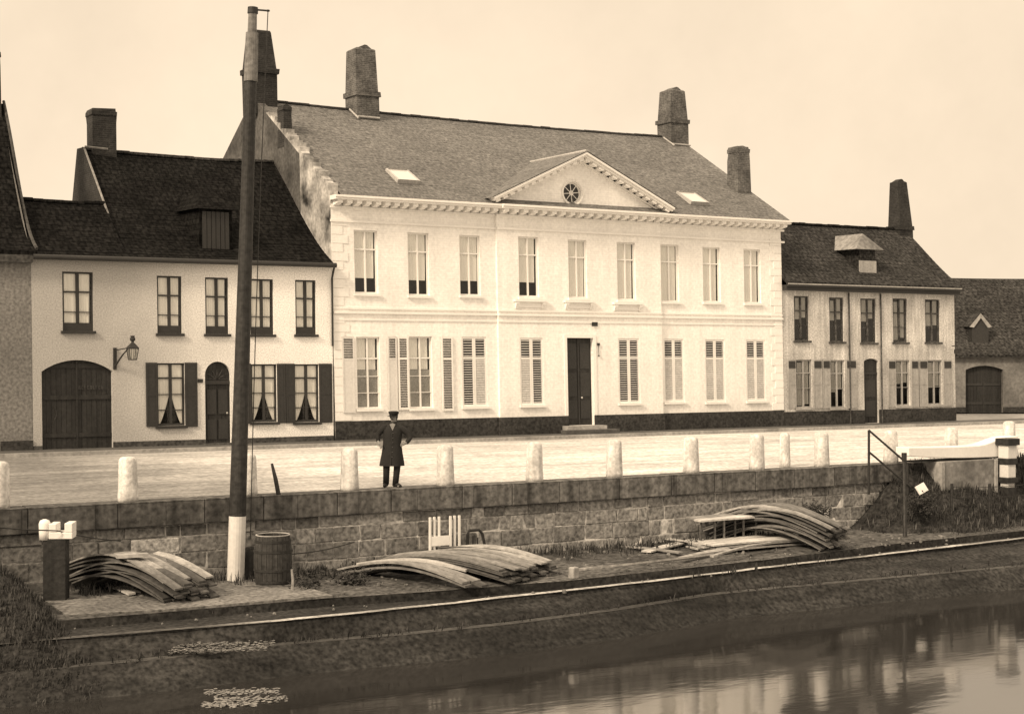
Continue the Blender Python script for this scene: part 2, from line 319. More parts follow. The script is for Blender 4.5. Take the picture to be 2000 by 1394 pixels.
def resamp(E, n):
    x0, x1 = E[0].x, E[-1].x; outp = []
    for i in range(n):
        x = x0 + (x1 - x0) * i / (n - 1)
        for a, c in zip(E, E[1:]):
            if a.x <= x <= c.x + 1e-6:
                t = (x - a.x) / max(1e-6, c.x - a.x); outp.append(Vector((x, a.y + (c.y - a.y) * t, a.z))); break
        else: outp.append(Vector((x, E[-1].y, E[-1].z)))
    return outp
def strip(name, m, A, B, n=90, rows=4, amp=0.03, za=0.0, zb=0.0):
    A = resamp(A, n); B = resamp(B, n); b = MB()
    for j in range(rows + 1):
        t = j / rows
        for i in range(n):
            p = A[i].lerp(B[i], t) + Vector((0, 0, za + (zb - za) * t))
            if 0 < j < rows: p.z += amp * mnoise.noise((p.x * 1.1, p.y * 1.7, 0.3))
            else: p.y += amp * 0.8 * mnoise.noise((p.x * 0.9, j * 3.1, 0.0))
            b.v.append(p)
    for j in range(rows):
        for i in range(n - 1): k = j * n + i; b.f.append((k, k + 1, k + n + 1, k + n))
    o = b.build(name, m, smooth=True); o['kind'] = 'structure'; return o
wallfoot = [Vector((E1[0].x - 8, QY + 0.15, Z1 + 0.05)), Vector((E1[-1].x + 8, QY + 0.15, Z1 + 0.05))]
strip('lower_quay', M['gravel'], wallfoot, E1, amp=0.06, rows=8)
PV = [ground(p, q, Z1) for p, q in ((60, 1158), (150, 1143), (300, 1148), (420, 1140), (520, 1136), (600, 1150), (650, 1166), (320, 1194), (130, 1205))]
b = MB(); b.add([p + Vector((0, 0, 0.045)) for p in PV] + [p + Vector((0, 0, -0.2)) for p in PV], [tuple(range(9)), *[(i, (i + 1) % 9, 9 + (i + 1) % 9, 9 + i) for i in range(9)]]); b.build('paving', M['paving'])['kind'] = 'structure'
strip('quay_riser', M['mud'], E1, [p + Vector((0, -0.03, -0.17)) for p in E1], amp=0.03, rows=2)
strip('towpath', M['mud'], [p + Vector((0, -0.02, -0.165)) for p in E1], [p + Vector((0, 0, -0.03)) for p in E2], amp=0.04)
b = MB(); R2 = resamp(E2, 160)                  # the pale worn edge board of the towpath
for i in range(len(R2) - 1):
    a, c = R2[i], R2[i + 1]; w = 0.19 + 0.05 * mnoise.noise((a.x * 0.7, 0, 0)); w2 = 0.19 + 0.05 * mnoise.noise((c.x * 0.7, 0, 0)); dz = 0.012 * mnoise.noise((a.x * 0.9, 2, 0)); dz2 = 0.012 * mnoise.noise((c.x * 0.9, 2, 0))
    b.add([a + Vector((0, w, dz)), c + Vector((0, w2, dz2)), c + Vector((0, 0, dz2)), a + Vector((0, 0, dz))], [(0, 1, 2, 3)])
b.build('towpath_edge', M['bank_light'])['kind'] = 'structure'
strip('embankment', M['mud'], [p + Vector((0, -0.01, -0.09)) for p in E2], [p + Vector((0, 0.22, 0.015)) for p in E3], amp=0.07, rows=6)
strip('towpath_riser', M['mud'], [p + Vector((0, 0.02, -0.015)) for p in E2], [p + Vector((0, -0.012, -0.12)) for p in E2], amp=0.008, rows=2, n=160)  # front of the edge board coloured dark to dim its reflection in the water
strip('bank_ledge', M['ledge'], [p + Vector((0, 0.22, 0.01)) for p in E3], E3, amp=0.02, rows=2)
strip('bank_foot', M['mud'], E3, [p + Vector((0, -0.15, -0.25)) for p in E4], amp=0.04, rows=4)
sheet('water', M['water'], [(-120, 4.5, ZW), (220, 4.5, ZW), (220, 45, ZW), (-120, 33.0, ZW)])
sheet('canal_bed', M['mud'], [(-120, 4.5, -4.5), (220, 4.5, -4.5), (220, 45, -4.5), (-120, 33, -4.5)])
b = MB(); b.box(-120, 220, -80, 4.5, -4.6, -0.4)
b.build('near_bank', M['mud'])['kind'] = 'structure'

# grassy slopes at both ends of the lower quay
def hill(name, x0, x1, y0, y1, fz, m, nx=50, ny=16):
    b = MB()
    for j in range(ny + 1):
        for i in range(nx + 1):
            x = x0 + (x1 - x0) * i / nx; y = y0 + (y1 - y0) * j / ny; b.v.append(Vector((x, y, fz(x, y))))
    for j in range(ny):
        for i in range(nx): k = j * (nx + 1) + i; b.f.append((k, k + 1, k + nx + 2, k + nx + 1))
    o = b.build(name, m, smooth=True); o['kind'] = 'structure'; return o
def sstep(a, c, x): t = max(0, min(1, (x - a) / (c - a))); return t * t * (3 - 2 * t)
def z_right(x, y):
    t = sstep(28.4 + 0.19 * (x - 30), 32.1, y); s = sstep(28.6, 32.6, x + 0.8 * mnoise.noise((x * 0.5, y * 0.5, 3)))
    top = -0.05 - 0.55 * sstep(31.8, 31.0, y) * 0.6
    return -2.12 + (top + 2.12) * (t ** 0.75) * s + 0.10 * mnoise.noise((x * 0.9, y * 1.1, 1)) * s - 0.2 * (1 - s) - 1.0 * sstep(28.7 + 0.19 * (x - 30), 28.1 + 0.19 * (x - 30), y)
def z_left(x, y):
    s = sstep(8.9, 6.6, x + 0.25 * (y - 29)); t = sstep(25.2, 31.6, y)
    return -3.1 + (2.1 * t) * s + 0.12 * mnoise.noise((x * 0.9, y * 1.1, 5)) + 0.9 * s * sstep(25.5, 27.5, y) * 0.6 - 0.25 * (1 - s)
hill('grass_slope', 26.2, 58, 27.9, 32.24, z_right, M['mud'], nx=80)
hill('weedy_bank', -14, 9.2, 25.0, 31.72, z_left, M['mud'], nx=60)

def tufts(name, m, n, region, fz, hmin, hmax, label, blades=5, wid=0.012):
    b = MB()
    for _ in range(n):
        x, y, dens = region()
        z = fz(x, y) - 0.02
        for _ in range(blades):
            a = rnd.uniform(0, 2 * PI); h = rnd.uniform(hmin, hmax) * dens; l = rnd.uniform(0.1, 0.6) * h
            px, py = x + rnd.uniform(-0.08, 0.08), y + rnd.uniform(-0.08, 0.08); c, s_ = math.cos(a), math.sin(a); w = wid * rnd.uniform(0.6, 1.5)
            p0 = Vector((px - s_ * w, py + c * w, z)); p1 = Vector((px + s_ * w, py - c * w, z))
            q0 = Vector((px - s_ * w * 0.8 + c * l * 0.4, py + c * w * 0.8 + s_ * l * 0.4, z + h * 0.6)); q1 = Vector((px + s_ * w * 0.8 + c * l * 0.4, py - c * w * 0.8 + s_ * l * 0.4, z + h * 0.6))
            t = Vector((px + c * l, py + s_ * l, z + h))
            b.add([p0, p1, q1, q0, t], [(0, 1, 2, 3), (3, 2, 4)])
    o = b.build(name, m); tag(o, label, 'plants', kind='stuff'); return o
def reg_right():
    while True:
        x = rnd.uniform(27.5, 46); y = rnd.uniform(28.75 + 0.19 * max(0, x - 30), 32.1)
        if rnd.random() < sstep(28.5, 32.5, x): return x, y, 0.6 + 0.7 * (mnoise.noise((x * 0.6, y, 0)) + 0.5)
tufts('grass', M['weed'], 2600, reg_right, z_right, 0.08, 0.26, 'dark rank grass covering the slope below the white beam at right')
tufts('dry_grass', M['weed_light'], 500, reg_right, z_right, 0.1, 0.34, 'paler dry stalks scattered through the slope below the white beam', blades=3)
def reg_left():
    while True:
        x = rnd.uniform(1.5, 8.8); y = rnd.uniform(25.6, 31.5)
        if rnd.random() < sstep(9.0, 7.2, x + 0.25 * (y - 29)): return x, y, 0.7 + 0.6 * (mnoise.noise((x * 0.6, y, 0)) + 0.5)
tufts('undergrowth', M['weed'], 3400, reg_left, z_left, 0.05, 0.15, 'dark tangled weeds on the bank in the bottom left corner')
tufts('dry_stalks', M['weed_light'], 160, reg_left, z_left, 0.08, 0.3, 'pale dry stalks rising out of the weeds in the bottom left corner', blades=2, wid=0.008)
S1 = resamp(E1, 200); S3 = resamp(E3, 200); S4 = resamp(E4, 200)
def reg_edge():
    E = rnd.choice((S1, S3, S3)); p = rnd.choice(E); return p.x + rnd.uniform(-0.2, 0.2), p.y + rnd.uniform(0.02, 0.35), 1.0
def z_edge(x, y): return Z1 - 0.12 if y > 27.6 else (Z3 - 0.02 if y > 26.4 else ZW - 0.02)
tufts('bank_grass', M['weed'], 500, reg_edge, z_edge, 0.06, 0.2, 'low dark grass growing along the ledges above the water', blades=4)
def reg_terr():
    return rnd.uniform(8.5, 28), 31.65 - abs(rnd.gauss(0, 0.5)), 1.0
tufts('wall_weeds', M['weed'], 700, reg_terr, lambda x, y: Z1 + 0.03, 0.08, 0.3, 'weeds growing along the foot of the quay wall', blades=4)

b = MB()
for _ in range(420):
    if rnd.random() < 0.9: x = rnd.uniform(9, 31); y = rnd.uniform(28.4, 31.6); z = Z1 + 0.03
    else:
        p = rnd.choice(S1); x, y, z = p.x, p.y - rnd.uniform(0.05, 0.5), Z2 + 0.0
    r = rnd.choice((0.015, 0.02, 0.02, 0.025, 0.04)) * rnd.uniform(0.7, 1.3); k = len(b.v); a0 = rnd.uniform(0, 6)
    ring = lambda q, h_: [(x + r * q * math.cos(a0 + i * PI / 3) * rnd.uniform(0.7, 1.3), y + r * q * math.sin(a0 + i * PI / 3) * rnd.uniform(0.7, 1.3), z + h_ * r) for i in range(6)]
    b.v += [Vector(p) for p in ring(1.0, -0.6) + ring(1.1, 0.3) + ring(0.6, 0.9)]
    for j in range(2):
        for i in range(6): b.f.append((k + j * 6 + i, k + j * 6 + (i + 1) % 6, k + j * 6 + 6 + (i + 1) % 6, k + j * 6 + 6 + i))
    b.f.append(tuple(k + 12 + i for i in range(6)))
M['rubble'] = mat('grey_rubble', 0.14, grain=0.4, gscale=9, blotch=0.5, bscale=1.1, bump=0.3)
tag(b.build('rubble', M['rubble']), 'small stones and chips scattered over the lower quay', 'stones', kind='stuff')
# patches of small pale flecks on the slope and the water
def flecks(rows, fz, n):
    b = MB()
    for (p0, p1, q, sp) in rows:
        for _ in range(n):
            px = p0 + (p1 - p0) * rnd.random(); py = q - (px - p0) * 0.02 + rnd.gauss(0, sp)
            c = ground(px, py, fz(px, py) + rnd.random() * 0.012); r = rnd.uniform(0.008, 0.028); a0 = rnd.uniform(0, 6)
            b.add([c + Vector((math.cos(a0 + k * PI / 3) * r * 1.8, math.sin(a0 + k * PI / 3) * r * rnd.uniform(0.6, 1.2), rnd.uniform(0, 0.012))) for k in range(6)], [tuple(range(6))])
    return b
M['bank_flecks'] = mat('pale_bank_fleck', 0.20, grain=0.3, gscale=8, bump=0)
tag(flecks(((272, 535, 1262, 3.0), (330, 520, 1270, 2.5)), lambda px, py: -2.0 - 0.285 * (py - 1224) / 52 + 0.03, 330).build('bank_flecks', M['bank_flecks']), 'small pale flecks strewn on the dark slope below the mast', 'specks', kind='stuff')  # small pale flecks scattered on the bank
b = flecks(((400, 545, 1352, 3), (420, 560, 1366, 3), (395, 500, 1376, 2.5)), lambda px, py: ZW + 0.004, 240)
M['water_fleck'] = mat('water_flecks', 0.22, grain=0.3, gscale=8, bump=0)  # small pale flecks lying on the water surface
tag(b.build('water_flecks', M['water_fleck']), 'pale patches of small flecks on the dark water below the mast', 'plants', kind='stuff')

# ------------------------------------------------------------------ houses
class House:
    def __init__(s, name, label, cat, k=0.02, px=None, plane=YF, xf=None, loc=None):
        s.k = k; s.plane = plane
        s.W = xf or (lambda v: Vector((v[0] - k * v[2], plane + v[1], v[2])))
        s.root = thing(name, loc, label, cat)
    def P(s, px, py, d=0.0):
        X, z = at(px, py, s.plane + d); return X + s.k * z, z
    def rect(s, x0, x1, y0, y1, d=0.0):
        xm, ym = (x0 + x1) / 2, (y0 + y1) / 2
        return s.P(x0, ym, d)[0], s.P(x1, ym, d)[0], s.P(xm, y1, d)[1], s.P(xm, y0, d)[1]
    def part(s, mb, name, m, parent=None, **kw): return mb.build(name, m, parent or s.root, xf=s.W, **kw)

def wall_mb(u0, u1, z0, z1, holes, rev=0.16, d=0.0, mb=None, arch=()):
    b = mb or MB()
    us = sorted({u0, u1} | {h[0] for h in holes} | {h[1] for h in holes}); zs = sorted({z0, z1} | {h[2] for h in holes} | {h[3] for h in holes})
    us = [u for u in us if u0 <= u <= u1]; zs = [z for z in zs if z0 <= z <= z1]
    for i in range(len(us) - 1):
        for j in range(len(zs) - 1):
            um, zm = (us[i] + us[i + 1]) / 2, (zs[j] + zs[j + 1]) / 2
            if any(h[0] < um < h[1] and h[2] < zm < h[3] for h in holes): continue
            b.quad((us[i], d, zs[j]), (us[i + 1], d, zs[j]), (us[i + 1], d, zs[j + 1]), (us[i], d, zs[j + 1]))
    for n_, h in enumerate(holes):
        a, c, e, f = h[:4]; rise = h[4] if len(h) > 4 else 0
        zt = f - rise
        b.quad((a, d, e), (a, d + rev, e), (a, d + rev, zt), (a, d, zt)); b.quad((c, d, e), (c, d, zt), (c, d + rev, zt), (c, d + rev, e))
        b.quad((a, d, e), (c, d, e), (c, d + rev, e), (a, d + rev, e))
        if not rise: b.quad((a, d, f), (a, d + rev, f), (c, d + rev, f), (c, d, f))
        else:
            hw = (c - a) / 2; um = (a + c) / 2; N = 16
            Rr = (hw * hw + rise * rise) / (2 * rise); zc = f - Rr; th = math.asin(min(1, hw / Rr)) if rise < hw * 0.999 else PI / 2
            pts = [(um + Rr * math.sin(-th + 2 * th * q / N), zc + Rr * math.cos(-th + 2 * th * q / N)) for q in range(N + 1)]
            for q in range(N):
                p, r = pts[q], pts[q + 1]
                b.quad((p[0], d, p[1]), (r[0], d, r[1]), (r[0], d + rev, r[1]), (p[0], d + rev, p[1]))
                b.quad((p[0], d, p[1]), (p[0], d, f), (r[0], d, f), (r[0], d, r[1]))
    return b
def body_mb(b, u0, u1, dd, z0, ze, dr, zr, prof=None, end_l=True, end_r=True):
    # side and back walls; gables follow the roof profile: front eave (0,ze) -> ridge (dr,zr) -> back eave (dd,ze)
    for u, on in ((u0, end_l), (u1, end_r)):
        if on: b.add([(u, 0, z0), (u, dd, z0), (u, dd, ze), (u, dr, zr), (u, 0, ze)], [(0, 1, 2, 3, 4)])
    b.quad((u0, dd, z0), (u1, dd, z0), (u1, dd, ze), (u0, dd, ze))
def roof_mb(u0, u1, d0, ze, dr, zr, dd, flare=0.0, rows=20, step=0.014, thick=0.13, sag=0.0, nseg=1):
    pts = []
    for i in range(rows + 1):
        t = i / rows; d = d0 + (dr - d0) * t; z = ze + (zr - ze) * t - flare * math.sin(PI * t) * (1 - t) * 1.4
        pts.append((d, z)); 
        if 0 < i < rows: pts.append((d + 0.004, z + step))
    back = [(dd + (dr - dd) * (1 - t / 4), zr + (ze - zr) * t / 4) for t in range(1, 5)]
    prof = pts + back
    under = [(p[0], p[1] - thick) for p in reversed(back)] + [(dr, zr - thick)] + [(p[0], p[1] - thick) for p in reversed(pts[::2])]
    poly = prof + under
    b = MB()
    n = len(poly); us = [u0 + (u1 - u0) * i / nseg for i in range(nseg + 1)]
    for i, u in enumerate(us):
        s_ = sag * math.sin(PI * i / nseg) + (0.02 * mnoise.noise((u * 0.8, 0, 7)) if nseg > 1 else 0)
        for q in poly: b.v.append(Vector((u, q[0], q[1] - s_ * max(0, (q[1] - ze) / (zr - ze)))))
    for i in range(nseg):
        for j in range(n): b.f.append((i * n + j, i * n + (j + 1) % n, (i + 1) * n + (j + 1) % n, (i + 1) * n + j))
    m_ = len(pts)
    for base in (0, nseg * n):                  # end caps as strips between upper and lower lines
        top = list(range(0, m_, 2)) ; und = list(range(n - 1, n - 1 - len(top), -1))
        top_all = [0] + list(range(1, m_))
        for q in range(len(top) - 1):
            seg = [base + w for w in range(top[q], top[q + 1] + 1)]
            b.f.append(tuple(seg + [base + und[q + 1], base + und[q]]))
    return b
def ridge_tiles(h, roof, u0, u1, dr, zr, m, w=0.34, r=0.11, sag=0.0):
    b = MB(); u = u0; 
    while u < u1 - 0.05:
        e = min(u + w, u1); s_ = sag * math.sin(PI * (u - u0) / (u1 - u0)); t = rnd.uniform(-0.012, 0.012)
        prof = [(r * 1.05 * math.cos(a), r * math.sin(a)) for a in [PI * k / 6 for k in range(7)]]
        b.prism([(dr + p[0], zr - s_ + t - 0.03 + p[1]) for p in prof], 'x', u, e - 0.012); u = e
    h.part(b, 'ridge', m, roof)
def chimney(h, parent, uc, dc, w, dep, zb, zt, m, taper=0.08, band=None, top=None, pots=True, lean=0.0, name='chimney'):
    b = MB(); N = 7
    rings = [(0, 1.0)]
    H_ = zt - zb
    def ring(t, s):
        z = zb + H_ * t; c = uc + lean * t
        return [(c - w / 2 * s, dc - dep / 2 * s, z), (c + w / 2 * s, dc - dep / 2 * s, z), (c + w / 2 * s, dc + dep / 2 * s, z), (c - w / 2 * s, dc + dep / 2 * s, z)]
    prof = [(0, 1), (0.45, 1)]
    if band is not None:
        prof = [(0, 1), (band - 0.03, 1), (band - 0.03, 1.13), (band + 0.03, 1.13), (band + 0.03, 0.98), (0.985, 1 - taper), (1.0, 0.9 - taper)]
    else:
        prof = [(0, 1), (0.75, 1 - taper * 0.7), (0.88, 1 - taper), (0.88, 1.06 - taper), (0.95, 1.07 - taper), (0.955, 0.99 - taper), (1.0, 0.96 - taper)]
    vs = []; fs = []
    for t, s in prof:
        r = ring(t, s)
        vs += [(p[0] + rnd.uniform(-0.015, 0.015), p[1] + rnd.uniform(-0.015, 0.015), p[2] + (rnd.uniform(-0.03, 0.03) if t == 1.0 else 0)) for p in r]
    for i in range(len(prof) - 1):
        for j in range(4): fs.append((i * 4 + j, i * 4 + (j + 1) % 4, i * 4 + 4 + (j + 1) % 4, i * 4 + 4 + j))
    k = (len(prof) - 1) * 4; fs.append((k, k + 1, k + 2, k + 3)); b.add(vs, fs)
    if top:                                     # sooty ridge-shaped cap with crooked tiles
        s = 0.9 - taper; c = uc + lean
        b.prism([(c - w / 2 * s, zt - 0.02), (c + w / 2 * s, zt - 0.02), (c + w * 0.12, zt + top), (c + w * 0.02, zt + top * 1.1)], 'y', dc - dep * 0.4 * s, dc + dep * 0.4 * s)
    return h.part(b, name, m, parent)

def cloth_panel(b, ul, ur, z0, z1, d, amp=0.010, waves=5, n=20, m=6, ph=0.0):
    # ul, ur: functions of t in 0..1 (bottom to top) giving the left and right border
    k = len(b.v)
    for j in range(m + 1):
        t = j / m; l, r = ul(t), ur(t)
        for i in range(n + 1):
            s = i / n; b.v.append(Vector((l + (r - l) * s, d + amp * math.sin(2 * PI * waves * s + ph) * (0.7 + 0.3 * math.sin(3 * t + ph)), z0 + (z1 - z0) * t)))
    for j in range(m):
        for i in range(n): q = k + j * (n + 1) + i; b.f.append((q, q + 1, q + n + 2, q + n + 1))
def window(h, r, style='white', bars=(0.28,), curtain='full', frame=M['white_paint'], sill=True, guard=0.0, off=0.0, mull=0.055, low=0.25, seed=0, sill_m=None, d=0.09):
    u0, u1, z0, z1 = r[:4]; e = 0.003; f = 0.055; g = random.Random(seed); d = d + off
    H_ = z1 - z0; um = (u0 + u1) / 2
    b = MB()
    b.box(u0 + e, u0 + f, d, d + 0.06, z0 + e, z1 - e); b.box(u1 - f, u1 - e, d, d + 0.06, z0 + e, z1 - e)
    b.box(u0 + f, u1 - f, d, d + 0.06, z1 - f, z1 - e); b.box(u0 + f, u1 - f, d, d + 0.06, z0 + e, z0 + f + guard)
    b.box(um - mull / 2, um + mull / 2, d - 0.012, d + 0.062, z0 + f + guard, z1 - f)
    for q, t in enumerate(bars):
        th = 0.05 if q == 0 else 0.022; z = z1 - H_ * t
        b.box(u0 + f, um - mull / 2, d - 0.004, d + 0.058, z - th / 2, z + th / 2); b.box(um + mull / 2, u1 - f, d - 0.004, d + 0.058, z - th / 2, z + th / 2)
    w = h.part(b, 'window', frame)
    p = MB(); p.quad((u0 + f, d + 0.03, z0 + f), (u1 - f, d + 0.03, z0 + f), (u1 - f, d + 0.03, z1 - f), (u0 + f, d + 0.03, z1 - f)); h.part(p, 'pane', M['glass'], w)
    dc = d + 0.05; zb, zt = z0 + f, z1 - f; jit = g.uniform(-0.01, 0.01)
    c = MB(); width = u1 - u0
    if curtain in ('full', 'short'):
        zc = zb + (H_ * low if curtain == 'short' else 0.0)
        gl, gr, gm = g.uniform(0.0, 0.03) * width, g.uniform(0.015, 0.06) * width, g.uniform(0.01, 0.03) * width
        cloth_panel(c, lambda t: u0 + f + gl, lambda t: um - gm, zc, zt, dc, waves=g.choice((3, 4)), ph=g.random() * 6)
        cloth_panel(c, lambda t: um + gm * 0.6, lambda t: u1 - f - gr - 0.02 * width * (1 - t), zc, zt, dc + 0.006, waves=g.choice((3, 4)), ph=g.random() * 6)
        h.part(c, 'curtain', M['curtain'], w, smooth=True)
    elif curtain == 'sheer':
        cloth_panel(c, lambda t: u0 + f + 0.03, lambda t: um - 0.05, zb + H_ * 0.52, zt, dc + 0.02, waves=3, ph=g.random() * 6)
        cloth_panel(c, lambda t: um + 0.05, lambda t: u1 - f - 0.06, zb + H_ * 0.52, zt, dc + 0.02, waves=3, ph=g.random() * 6)
        h.part(c, 'curtain', M['curtain'], w, smooth=True)
        c2 = MB(); cloth_panel(c2, lambda t: u0 + f, lambda t: u1 - f, zb, zb + H_ * 0.515, dc, waves=8, ph=1)
        h.part(c2, 'net_curtain', M['sheer'], w, smooth=True)
    elif curtain == 'tied':
        zc = zb + H_ * 0.43
        cloth_panel(c, lambda t: u0 + f + 0.01, lambda t: um - 0.03, zc, zt, dc, waves=3, ph=1); cloth_panel(c, lambda t: um + 0.03, lambda t: u1 - f - 0.01, zc, zt, dc, waves=3, ph=2)
        cloth_panel(c, lambda t: u0 + f + 0.01, lambda t: u0 + f + 0.06 + (um - 0.05 - u0 - f - 0.06) * t ** 0.8, zb, zc, dc, waves=3, ph=1)
        cloth_panel(c, lambda t: u1 - f - 0.06 - (u1 - f - 0.06 - um - 0.05) * t ** 0.8, lambda t: u1 - f - 0.01, zb, zc, dc, waves=3, ph=2)
        h.part(c, 'curtain', M['curtain'], w, smooth=True)
    elif curtain == 'worn':
        zc = zb + H_ * g.choice((0.3, 0.45, 0.02, 0.35))
        cloth_panel(c, lambda t: u0 + f + 0.06 + 0.04 * t, lambda t: um - 0.03 - 0.03 * t, zc, zt - 0.1 * g.random(), dc, waves=3, ph=g.random() * 6); cloth_panel(c, lambda t: um + 0.03 + 0.02 * t, lambda t: u1 - f - 0.05, zc + 0.15 * g.random(), zt, dc, waves=3, ph=g.random() * 6)
        h.part(c, 'curtain', M['sheer'], w, smooth=True)
    if sill:
        s = MB(); s.box(u0 - 0.06, u1 + 0.06, off - 0.09, off + 0.02 - 0.022, z0 - 0.09, z0 - 0.002); h.part(s, 'sill', sill_m or M['white_trim'], w)
    return w
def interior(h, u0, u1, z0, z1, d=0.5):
    b = MB(); b.quad((u0, d, z0), (u1, d, z0), (u1, d, z1), (u0, d, z1)); b.quad((u0, d, z0), (u1, d, z0), (u1, 0.17, z0), (u0, 0.17, z0)); b.quad((u0, d, z1), (u1, d, z1), (u1, 0.17, z1), (u0, 0.17, z1))  # dark sheet behind the openings, painted in for the unlit rooms
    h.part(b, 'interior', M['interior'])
M['shaded_aged_white'] = mat('shaded_aged_white_paint', 0.50, rough=0.65, grain=0.15, gscale=14, blotch=0.15, bump=0.05)  # louvre shading put into the slat colour; plain greyed paint on the post
def shutter(h, u0, u1, z0, z1, d0, frame=M['white_paint'], top_open=True, bot='open', split=0.30, slat_m=None, label=None):
    # louvred leaf: stiles, rails and slats; closed slats overlap, open ones stand level
    b = MB(); t = 0.035; f = min(0.06, (u1 - u0) * 0.16)
    b.box(u0, u0 + f, d0, d0 + t, z0, z1); b.box(u1 - f, u1, d0, d0 + t, z0, z1)
    zm = z1 - (z1 - z0) * split
    for a, c in ((z0, z0 + 0.08), (zm - 0.035, zm + 0.035), (z1 - 0.07, z1)): b.box(u0 + f, u1 - f, d0 + 0.003, d0 + t - 0.003, a, c)
    if bot == 'panel': b.box(u0 + f, u1 - f, d0 + 0.01, d0 + t - 0.008, z0 + 0.08, zm - 0.035)
    o = h.part(b, 'shutter', frame)
    s = MB()
    for (a, c, op) in ((zm + 0.035, z1 - 0.07, top_open), (z0 + 0.08, zm - 0.035, bot == 'open')):
        if bot == 'panel' and a < zm - 0.1: continue
        n = max(3, int((c - a) / 0.085)); st = (c - a) / n
        for i in range(n):
            z = a + st * (i + 0.5)
            if op:
                b0 = [(d0 + 0.004, z - 0.016), (d0 + t - 0.002, z + 0.006), (d0 + t - 0.002, z + 0.016), (d0 + 0.004, z - 0.006)]
            else:
                b0 = [(d0 + 0.004, z - st * 0.40), (d0 + 0.012, z - st * 0.46), (d0 + t - 0.002, z + st * 0.44), (d0 + t - 0.010, z + st * 0.50)]
            s.prism(b0, 'x', u0 + f, u1 - f)
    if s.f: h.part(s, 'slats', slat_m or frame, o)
    if label: o['label'] = label
    return o

# ---- the white two-storey house on the left with the gateway
A = House('white_house', 'low whitewashed house with dark pantile roof, arched gateway and dark shutters', 'house', k=0.012, loc=(16, YF, 0))
ua0, ua1 = A.P(63, 700)[0], A.P(650, 700)[0]
uaE = ua1
ZEA = 6.22
gate = A.rect(82, 220, 703, 893); gate = (gate[0], gate[1], 0.10, gate[3], 0.36)
door = A.rect(401, 451, 706, 882); door = (door[0], door[1], 0.13, door[3], (door[1] - door[0]) / 2 * 0.98)
upA = [A.rect(*q) for q in ((122, 182, 531, 646), (307, 355, 539, 651), (401, 446, 542, 652), (489, 534, 545, 653), (577, 617, 547, 653))]
loA = [A.rect(*q) for q in ((307, 361, 709, 831), (491, 541, 711, 824), (575, 623, 711, 824))]
wb = wall_mb(ua0, ua1, 0.0, ZEA, [gate, door] + upA + loA, rev=0.2)
DR, ZR = 5.1, 10.35
DL, ZL = 2.45, 8.22
us = A.P(205, 400, 2.4)[0]                       # where the lower roof meets the higher one
body_mb(wb, us, ua1, 7.25, 0.0, ZEA, DR, ZR); body_mb(wb, ua0, us - 0.01, 4.9, 0.0, ZEA, DL, ZL)
A.part(wb, 'wall', M['roughcast'])
pl = wall_mb(ua0, ua1, 0.0, 1.0, [], d=-0.035)
pl = MB(); zp = A.P(420, 857)[1]
for a, c in ((ua0, gate[0]), (gate[1], door[0]), (door[1], ua1)):
    pl = MB(); pl.box(a + 0.004, c - 0.004, -0.035, 0.01, 0.0, zp if a > ua0 + 0.1 else 0.24); A.part(pl, 'plinth', M['grey_plinth'])
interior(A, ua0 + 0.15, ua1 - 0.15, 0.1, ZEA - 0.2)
rA = A.part(roof_mb(us, ua1 - 0.02, -0.22, ZEA + 0.06, DR, ZR, 7.35, flare=0.35, rows=26, sag=0.08, nseg=14), 'roof', M['dark_tile'])
rA2 = A.part(roof_mb(ua0 + 0.02, us - 0.012, -0.22, ZEA + 0.06, DL, ZL, 5.0, flare=0.12, rows=14, sag=0.05, nseg=10), 'roof', M['dark_tile'])
ridge_tiles(A, rA, us, ua1, DR, ZR, M['brown_tile'], sag=0.08); ridge_tiles(A, rA2, ua0, us, DL, ZL, M['dark_tile'], sag=0.05)
# gable between the two roofs with its leaded edge and chimney
gb = MB(); gb.prism([(DL - 0.1, ZL - 0.1), (DR - 0.3, ZR + 0.02), (DR + 0.45, ZR + 0.05), (7.2, ZEA), (4.9, ZEA)], 'x', us - 0.06, us - 0.003); A.part(gb, 'gable', M['dark_brick'])
fl = MB(); fl.tube([(us - 0.02, DL - 0.5, ZL - 0.42), (us - 0.02, DR - 0.35, ZR - 0.02)], 0.04, 6); fl.tube([(us - 0.02, DR - 0.42, ZR + 0.03), (us + 0.8, DR - 0.36, ZR + 0.0)], 0.04, 6); A.part(fl, 'flashing', M['pier_stone'], rA)
chimney(A, rA, us + 0.72, DR + 0.1, 0.84, 0.75, ZR - 0.6, ZR + 1.45, M['dark_brick'], taper=-0.02)
# hatch dormer
du0, du1 = A.P(372, 450, 1.0)[0], A.P(452, 450, 1.0)[0]
dz0 = A.P(412, 492, 0.6)[1]; dz1 = A.P(412, 408, 0.6)[1]
dm = MB(); dm.prism([(0.55, dz0), (0.55, dz1), (2.9, dz1 + 0.05), (2.9, dz0)], 'x', du0 + 0.15, du1 - 0.15)
do = A.part(dm, 'dormer', M['dark_tile'], rA)
d2 = MB(); dmx = (du0 + du1) / 2
d2.add([(du0, 0.35, dz1 - 0.02), (du1, 0.35, dz1 - 0.02), (du1, 3.1, dz1 + 0.03), (du0, 3.1, dz1 + 0.03), (dmx - 0.25, 1.3, dz1 + 0.62), (dmx + 0.25, 1.3, dz1 + 0.62), (dmx + 0.25, 3.6, dz1 + 0.62), (dmx - 0.25, 3.6, dz1 + 0.62)],
       [(0, 1, 5, 4), (1, 2, 6, 5), (3, 0, 4, 7), (4, 5, 6, 7), (0, 3, 2, 1)]); A.part(d2, 'dormer_roof', M['dark_tile'], rA)
d3 = MB()
